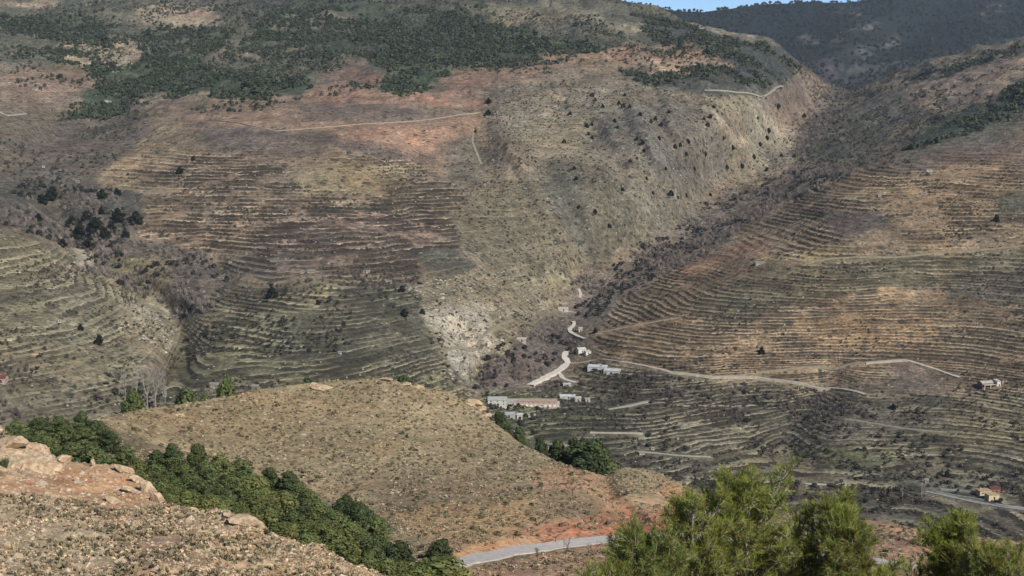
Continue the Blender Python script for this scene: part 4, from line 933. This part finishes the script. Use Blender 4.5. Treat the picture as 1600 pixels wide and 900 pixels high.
# ------------------------------------------------------------------ houses and farm buildings
glass = plain('dark_opening', (.02,.02,.022), .1, 1, .4)
def wm(c): return plain('plaster', lin(c, .8), .08, 3.0, bump=.02)
def rmt(c): return plain('roofing', lin(c, .8), .15, 1.5, bump=.03)
def house(px, py, wpx, H, Dp, yaw, wall, roofc, label, cat='house', name='farmhouse', roof='gable', wins=2, door=True, storeys=1, group=None, layer=None, chimney=False, arcade=0, frames=None):
    q = (layer or far).hit(px, py); W = wpx*q.y/FPX
    t = bpy.data.objects.new(name, None); COL.objects.link(t); t.location = q+Vector((0, Dp*.3, 0)); t.rotation_euler = (0, 0, R(yaw)); tag(t, label, cat, group)
    wmat, rmat = wm(tuple(c_*.93 for c_ in wall)), rmt(tuple(c_*.9 for c_ in roofc)); hw, hd = W/2, Dp/2; rh = {'gable': min(1.6, Dp*.2), 'shed': .9, 'flat': 0}[roof]
    mb = MB()
    if roof == 'gable':
        mb.add([(-hw,-hd,-3),(hw,-hd,-3),(hw,hd,-3),(-hw,hd,-3),(-hw,-hd,H),(hw,-hd,H),(hw,hd,H),(-hw,hd,H),(-hw,0,H+rh),(hw,0,H+rh)],
               [(0,1,5,4),(2,3,7,6),(1,2,6,9,5),(3,0,4,8,7),(3,2,1,0),(4,5,9,8),(7,8,9,6)])
    else:
        z2 = H+rh
        mb.add([(-hw,-hd,-3),(hw,-hd,-3),(hw,hd,-3),(-hw,hd,-3),(-hw,-hd,H),(hw,-hd,H),(hw,hd,z2),(-hw,hd,z2)],
               [(0,1,5,4),(2,3,7,6),(1,2,6,5),(3,0,4,7),(3,2,1,0),(4,5,6,7)])
    mb.build('wall', wmat, t)
    mr = MB(); e = .35; th = .16
    if roof == 'gable':
        for s_ in (-1, 1):
            y0, z0, y1, z1 = s_*(hd+e), H-rh*e/hd+.03, 0, H+rh+.03
            V = [(-hw-e,y0,z0),(hw+e,y0,z0),(hw+e,y1,z1),(-hw-e,y1,z1)]; V += [(a,b,c+th) for a,b,c in V]
            mr.add(V, [(3,2,1,0),(4,5,6,7),(0,1,5,4),(1,2,6,5),(2,3,7,6),(3,0,4,7)])
    else:
        V = [(-hw-e,-hd-e,H-.02),(hw+e,-hd-e,H-.02),(hw+e,hd+e,H+rh+.06),(-hw-e,hd+e,H+rh+.06)]; V = [(a,b,c+.03) for a,b,c in V]; V += [(a,b,c+th) for a,b,c in V]
        mr.add(V, [(3,2,1,0),(4,5,6,7),(0,1,5,4),(1,2,6,5),(2,3,7,6),(3,0,4,7)])
    ro = mr.build('roof', rmat, t)
    if chimney:
        c = MB(); c.box(-hw*.6, -hw*.6+.9, .3, 1.2, H, H+rh+1.6); c.build('chimney', wmat, ro)
    for st in range(storeys):
        zc = H*(st+.55)/storeys; sz = min(.75, H/storeys*.26)
        for k in range(wins):
            x = -hw+W*(k+.5)/wins
            if arcade and st == 0: continue
            f = MB(); f.box(x-sz, x+sz, -hd-.06, -hd-.003, zc-sz*.9, zc+sz*.9); fo = f.build('window', frames or wmat, t)
            g = MB(); g.box(x-sz*.8, x+sz*.8, -hd-.09, -hd-.063, zc-sz*.72, zc+sz*.72); g.build('pane', glass, fo)
    if arcade:
        for k in range(arcade):
            x = -hw+W*(k+.5)/arcade; a = MB(); a.box(x-1.1, x+1.1, -hd-.12, -hd-.004, .1, 2.2); a.build('garage_door', frames or glass, t)
    if door and not arcade:
        d = MB(); x = hw*.12; d.box(x-.55, x+.55, -hd-.07, -hd-.004, 0, 2.0); d.build('door', glass, t)
    # gable side opening
    if wins:
        f = MB(); f.box(hw+.004, hw+.07, -.5, .5, H*.4, H*.4+1.0); f.build('window', glass, t)
    return t
WH = (216,210,194); GR = (176,176,168); TC = (196,160,136); SA = (226,196,142); ST = (176,152,122)
whf = wm((236,226,205))
house(777, 633, 30, 5.0, 11, 0, (214,210,196), (204,204,194), 'big white building at the left end of the village beside the hill', roof='shed', wins=3, storeys=2, name='village_house')
house(797, 634, 20, 4.0, 9, 0, (206,198,180), (196,190,176), 'grey white low building between the white block and the long arcade', roof='shed', wins=2, name='village_house')
house(838, 635, 66, 5.0, 10, -2, (206,178,150), TC, 'long two storey terracotta roofed building with a row of openings', roof='gable', wins=8, storeys=2, arcade=9, frames=whf, name='arcaded_building')
house(868, 636, 12, 3.2, 8, 0, WH, (214,206,190), 'small white annex at the right end of the long arcaded building', roof='shed', wins=1, name='village_house')
house(794, 652, 22, 2.6, 7, 4, (184,180,176), (198,196,192), 'low grey shed under the village beside the hill crest', roof='shed', wins=1, name='farm_shed', cat='shed')
house(812, 655, 9, 3.8, 5, 0, WH, (222,216,206), 'narrow white hut below the long village building', roof='shed', wins=1, name='farm_shed', cat='shed')
house(831, 652, 11, 2.0, 5, 0, (206,204,200), (214,212,210), 'low flat white shed below the right end of the long building', roof='flat', wins=0, name='farm_shed', cat='shed')
house(887, 623, 24, 2.2, 6, -3, (216,212,200), (226,226,220), 'long low white roofed shed right of the village', roof='shed', wins=2, name='farm_shed', cat='shed')
house(903, 627, 10, 2.8, 5, 0, WH, WH, 'small white shed touching the right end of the long low one', roof='shed', wins=1, name='farm_shed', cat='shed')
house(918, 628, 8, 3.0, 5, 0, WH, WH, 'tiny white hut alone right of the village', roof='flat', wins=0, name='farm_shed', cat='shed')
house(886, 604, 12, 2.6, 5, 0, (220,216,206), (228,226,220), 'small white hut below the broad pale road', roof='flat', wins=1, name='farm_shed', cat='shed')
house(908, 552, 13, 4.4, 7, 20, (236,230,214), (230,222,204), 'bright white house above the top of the broad pale road', roof='gable', wins=1, name='white_house')
house(918, 554, 9, 3.0, 6, 20, (236,230,214), (220,210,190), 'lower white wing beside the bright white house', roof='shed', wins=1, name='white_house')
house(934, 577, 30, 2.4, 9, -14, (206,208,202), (220,224,220), 'long white low greenhouse left half beside the pale track', roof='shed', wins=0, door=False, name='greenhouse', cat='greenhouse')
house(957, 583, 26, 2.4, 8, -14, (206,208,202), (216,220,214), 'long white low greenhouse right half beside the pale track', roof='shed', wins=0, door=False, name='greenhouse', cat='greenhouse')
house(880, 486, 16, 2.6, 6, 0, (214,206,190), (214,210,200), 'small pale hut at the mouth of the wooded gorge', roof='shed', wins=1, name='stone_hut', cat='hut')
house(907, 518, 6, 3.6, 5, 0, (206,198,184), (200,190,176), 'tiny pale hut inside the upper bend of the road', roof='gable', wins=0, name='stone_hut', cat='hut')
house(815, 534, 14, 2.6, 6, -4, (196,184,160), (222,208,180), 'pale roofed hut on the wooded bank left of the road', roof='shed', wins=1, name='stone_hut', cat='hut')
t_ = house(1543, 605, 24, 4.2, 9, 12, (150,116,96), (206,196,176), 'stone farmhouse with a dark porch front and bright gable on the right slope', roof='gable', wins=2, name='stone_farmhouse')
pr = MB(); pr.box(-6.5, 6.5, -7.6, -4.8, 2.9, 3.15); pr.build('porch_roof', rmt((214,204,184)), t_)
for x_ in (-6.2, 0, 6.2):
    pm = MB(); pm.box(x_-.2, x_+.2, -7.5, -7.1, -2, 2.9); pm.build('porch_post', whf, t_)
house(1559, 603, 6, 4.6, 7, 12, (236,226,206), (206,196,176), 'bright white narrow block at the right end of the stone farmhouse', roof='shed', wins=0, name='white_house')
house(1568, 598, 9, 2.6, 6, 12, (176,150,128), (120,90,76), 'small brown roofed shed right of the stone farmhouse', roof='shed', wins=0, name='farm_shed', cat='shed')
house(1538, 774, 20, 4.0, 7, 10, SA, (206,176,130), 'sand coloured house left block with a chimney at lower right', roof='flat', wins=2, name='sand_house', chimney=True)
house(1551, 781, 18, 4.2, 7, 10, (236,206,152), (210,180,134), 'sand coloured house lower right block with bright side wall', roof='flat', wins=1, name='sand_house')
house(1554, 770, 16, 3.4, 7, 10, (168,108,78), (126,72,52), 'red brown roofed house behind the sand coloured blocks', roof='gable', wins=0, name='brown_house')
house(2, 598, 14, 3.6, 8, 0, (196,168,152), (150,70,62), 'small red roofed house at the left picture edge', roof='gable', wins=1)
for a_, b_, w_, h_, lb in [(165,159,8,3.5,'white hut on the edge of the dark upper left wood'), (172,159,5,2.5,'tiny white hut right beside another at the dark wood edge'), (54,141,7,4.5,'white hut on the reddish field at the far left'), (193,97,5,4.5,'white speck of a hut on the pale upper left knoll'), (68,262,4,4.5,'small white hut, left of the two above the left gully'), (94,270,4,4.5,'small white hut, right of the two above the left gully'),
  (121,286,6,3.6,'pale stone cottage on the hill above the left gully grove'), (98,292,5,4,'pale hut just left below the stone cottage'), (93,504,5,4,'white hut on the lower left slope'), (110,503,9,3,'cream hut beside the dark tree on the lower left slope'), (40,594,5,3,'white hut low on the left valley side'), (486,426,12,2.8,'cream barn at the top edge of the green terraces'), (531,553,5,3.2,'bright white speck of a hut on the dark lower terraces'), (607,443,9,3.2,'grey white hut at the top of the dark terraces'), (360,411,5,3,'small white hut among purplish terraces'), (575,427,6,3.6,'white hut on the tan terraces right of the cream barn'),
  (1188,413,16,2.8,'long pale hut with dark front on the right slope rim'), (1237,398,7,3.2,'pale hut above the long one on the right slope'), (1448,755,6,4,'pale ruined hut in the hollow at lower right'), (1428,742,4,4,'thin pale ruin left of the other in the hollow'), (1020,703,5,3,'small white tent shaped hut in the valley floor'), (1003,710,9,1.6,'low white hut on the valley floor terraces'), (333,605,14,3.4,'white house between two pines behind the hill crest'), (257,620,6,5,'pale hut at the foot of the bare poplars'), (397,607,12,2.6,'pale pink hut behind the left hill crest'), (330,10,5,7,'white speck of a house high near the top edge'), (1452,268,8,4,'white hut on the upper right slope'), (1443,304,8,3,'pale hut by dark scrub on the upper right slope'), (1375,307,5,3,'tiny white hut above the terraces on the right slope'), (670,625,8,3,'pale hut behind the hill top'), (1220,76,4,3,'speck of a hut by the high ridge')]:
    if lb.startswith(('pale hut behind the hill top', 'speck of')): continue
    house(a_, b_, w_, h_*.62, w_*.4, rr.uniform(-15, 15), (206,196,176) if 'white' in lb else (176,160,134), (166,154,138), lb, 'hut', 'stone_hut', 'shed' if w_ > 5 else 'gable', 1, False)

def wall_run(pts, H, th, mat, label):
    W = [far.hit(*p_) for p_ in pts]; mb = MB(); V = []; F = []
    xs = np.linspace(0, len(W)-1, 24); P_ = [W[int(min(k, len(W)-1.001))].lerp(W[min(int(k)+1, len(W)-1)], k-int(min(k, len(W)-1.001))) for k in xs]
    for p_ in P_:
        z = float(far.z(p_.x, p_.y)); V += [(p_.x, p_.y, z-3), (p_.x, p_.y, z+H), (p_.x, p_.y+th, z+H), (p_.x, p_.y+th, z-3)]
    for i in range(len(P_)-1):
        for k in range(4): F.append((4*i+k, 4*i+(k+1) % 4, 4*i+4+(k+1) % 4, 4*i+4+k))
    F += [(3,2,1,0), tuple(4*(len(P_)-1)+k for k in range(4))]
    mb.add(V, F); tag(mb.build('retaining_wall', mat), label, 'wall')
cw = wm((206,206,200)); gw = wm((150,156,148))
wall_run([(1556,790),(1575,793),(1610,799)], 1.5, .8, cw, 'bright concrete wall right of the sand coloured house at the picture edge')
wall_run([(1462,770),(1500,776),(1552,783)], 1.0, .8, gw, 'grey concrete wall running down to the sand coloured house')
wall_run([(1470,766),(1500,768),(1524,771)], 1.6, .8, gw, 'greenish broken wall with gaps above the grey concrete wall')
wall_run([(1216,748),(1260,757),(1330,760)], 1.2, .8, wm((176,176,166)), 'pale wall on the valley floor right of the big pine top')
wall_run([(1010,627),(1060,634),(1180,634)], 1.0, .8, wm((150,146,128)), 'long stone wall across the valley floor right of the village')

# ------------------------------------------------------------------ foreground pines
ndl = attr_mat('fresh_needles', .15, .35, .45); fbark = plain('grey_bark', C(186,170,152), .25, .08, bump=.004)
def fg_pine(seed, x, y, ztop, H, wid, label, nl=64, group=None, tone=(152,164,66), prof=None):
    r_ = np.random.default_rng(seed); S, A1, A2 = [], [], []; T = []
    lean = r_.normal(0, .03, 2)
    def tr(z): return np.array([lean[0]*z+.06*math.sin(z*1.7), lean[1]*z+.06*math.cos(z*1.3), z])
    for k in range(14):
        a, b = H*.97*k/14, H*.97*(k+1)/14; S.append((tr(a), tr(b))); A1.append(.11*(1-k/14)+.012); A2.append(.11*(1-(k+1)/14)+.010)
    nT = len(S)
    LS, LA, LB = [], [], []
    for k in range(nl):
        f = (k+.5)/nl; z = H*(.12+.84*f); L = wid*.5*(prof(f) if prof else (1-f**2.2)*.9+.12)*r_.uniform(.6, 1.08)
        az = k*2.399+r_.uniform(-.35, .35); el = R(r_.uniform(8, 30)+36*f)
        d = np.array([math.cos(az)*math.cos(el), math.sin(az)*math.cos(el), math.sin(el)]); p_ = tr(z); n = 6
        r0 = .012+.018*L; pts = [p_]
        for j in range(n):
            d = d+np.array([0, 0, .05])+r_.normal(0, .07, 3); d /= np.linalg.norm(d)
            q = p_+d*L/n; LS.append((p_, q)); LA.append(r0*(1-j/n)+.004); LB.append(r0*(1-(j+1)/n)+.004); p_ = q; pts.append(q)
            if j < 1: continue
            for s_ in range(4):
                sd = d*.8+r_.normal(0, .55, 3)+[0, 0, .28]; sd /= np.linalg.norm(sd); l2 = r_.uniform(.22, .5)*(1-.35*j/n)*min(1.2, .5+L*.4)
                b0 = p_-d*L/n*r_.uniform(0, 1); b1 = b0+sd*l2; LS.append((b0, b1)); LA.append(.010); LB.append(.006)
                for c_ in range(5):
                    td = sd*.8+r_.normal(0, .5, 3)+[0, 0, .35]; td /= np.linalg.norm(td); l3 = r_.uniform(.08, .22)
                    c0 = b0+sd*l2*r_.uniform(.35, 1); c1 = c0+td*l3; LS.append((c0, c1)); LA.append(.004); LB.append(.003)
                    T.append((c1, td, j/n)); 
                    if r_.random() < .25: T.append(((c0+c1)/2, td, j/n))
                T.append((b1, sd, j/n))
        T.append((p_, d, 1.)); T.append((p_-d*.08, d, 1.))
    T.append((tr(H*.97), np.array([0, 0, 1.]), 1.))
    P0 = np.array([a[0] for a in T]); D0 = np.array([a[1] for a in T]); nn = 15
    n = len(P0); P1 = np.repeat(P0, nn, 0); DD = np.repeat(D0, nn, 0); r3 = r_.normal(size=(n*nn, 3)); dd = DD*1.1+r3*.55; dd /= np.linalg.norm(dd, axis=1, keepdims=True)
    st = P1-DD*r_.uniform(0, .09, (n*nn, 1)); L_ = r_.uniform(.07, .13, (n*nn, 1)); sd = np.cross(dd, r_.normal(size=(n*nn, 3))); sd /= np.linalg.norm(sd, axis=1, keepdims=True)
    V = np.stack([st-sd*.0045, st+sd*.0045, st+dd*L_], 1).reshape(-1, 3)
    cl = lin(tone, .85)*np.repeat(r_.uniform(.55, 1.25, (n, 1)), nn*3, 0)*np.repeat(1+r_.uniform(-.08, .22, (n, 1))*np.array([[1, .4, -.5]]), nn*3, 0)
    old = np.repeat(r_.random(n) < .07, nn*3); cl[old] = lin((150,112,70), .8)
    t = bpy.data.objects.new('pine_tree', None); COL.objects.link(t); tag(t, label, 'pine', group)
    zg = float(near.z(x, y)); t.location = (x, y, ztop-H)
    if ztop-H > zg-.1:                                  # let the trunk reach the ground
        S.insert(0, (np.array([0, 0, zg-(ztop-H)-.3]), tr(0))); A1.insert(0, .15); A2.insert(0, .12)
    Vt, Ft = prisms(S, A1, A2, 8); tk = link('trunk', mk_mesh('trunk', Vt, Ft, [fbark], smooth=True), t)
    Vb, Fb = prisms(LS, LA, LB, 4); link('limbs', mk_mesh('limbs', Vb, Fb, [fbark]), t)
    link('crown', mk_mesh('crown', V, np.arange(len(V)).reshape(-1, 3), [ndl], {'col': ('FLOAT_COLOR', rgba(cl))}), t)
    return t
def fg(px, pytop, D, H, wid, seed, label, **k):
    u, v = uv_of(px, pytop); fg_pine(seed, float(u)*D, D, float(v)*D-(.62 if H > 6 else .42), H, wid*1.12, label, **k)
pf = lambda f: .35+.75*math.sin(math.pi*min(1, f*.72+.22))**.8 if f < .97 else .4
fg(1165, 728, 22.5, 6.2, 3.1, 1, 'tallest bright green pine at the bottom centre right with grey inner twigs', nl=60, prof=pf)
fg(1080, 768, 22.0, 5.8, 2.3, 2, 'bright pine crown just left of the tallest foreground pine', nl=44, prof=pf)
fg(1268, 766, 22.8, 5.8, 2.4, 3, 'rounded pine crown just right of the tallest foreground pine', nl=48, prof=pf, tone=(150,160,66))
fg(1010, 812, 21.2, 5.2, 2.2, 4, 'leftmost and darkest of the foreground pine crowns', nl=52, prof=pf, tone=(128,144,62))
fg(1328, 806, 22.0, 5.2, 1.9, 5, 'smaller pine crown at the right side of the foreground group', nl=46, prof=pf, tone=(146,156,66))
fg(955, 872, 20.5, 4.0, 1.6, 6, 'low pine top at the left foot of the foreground group', nl=36, prof=pf)
fg(1388, 880, 21.5, 4.0, 1.3, 9, 'low pine top at the right foot of the foreground group', nl=30, prof=pf)
fg(1486, 796, 23.0, 5.6, 2.0, 7, 'separate slender pine crown near the lower right corner', nl=56, prof=pf)
fg(1568, 834, 22.0, 5.2, 2.0, 8, 'bushy light green pine crown in the lower right corner', nl=50, prof=pf, tone=(158,164,78))
# the green bush on the rock ledge
q = near.hit(17, 728); V, F = spikes(160, np.random.default_rng(3), .5, .03, .5)
bo = link('green_bush', mk_mesh('green_bush', V*[1.1, 1.1, 1.3], F, [veg], {'col': ('FLOAT_COLOR', rgba(np.repeat(lin((82,96,56), .8)[None], len(V), 0)))}), None, q+Vector((0, -1.5, 0)))
tag(bo, 'small green bush growing against the pale rocks on the ledge', 'bush')
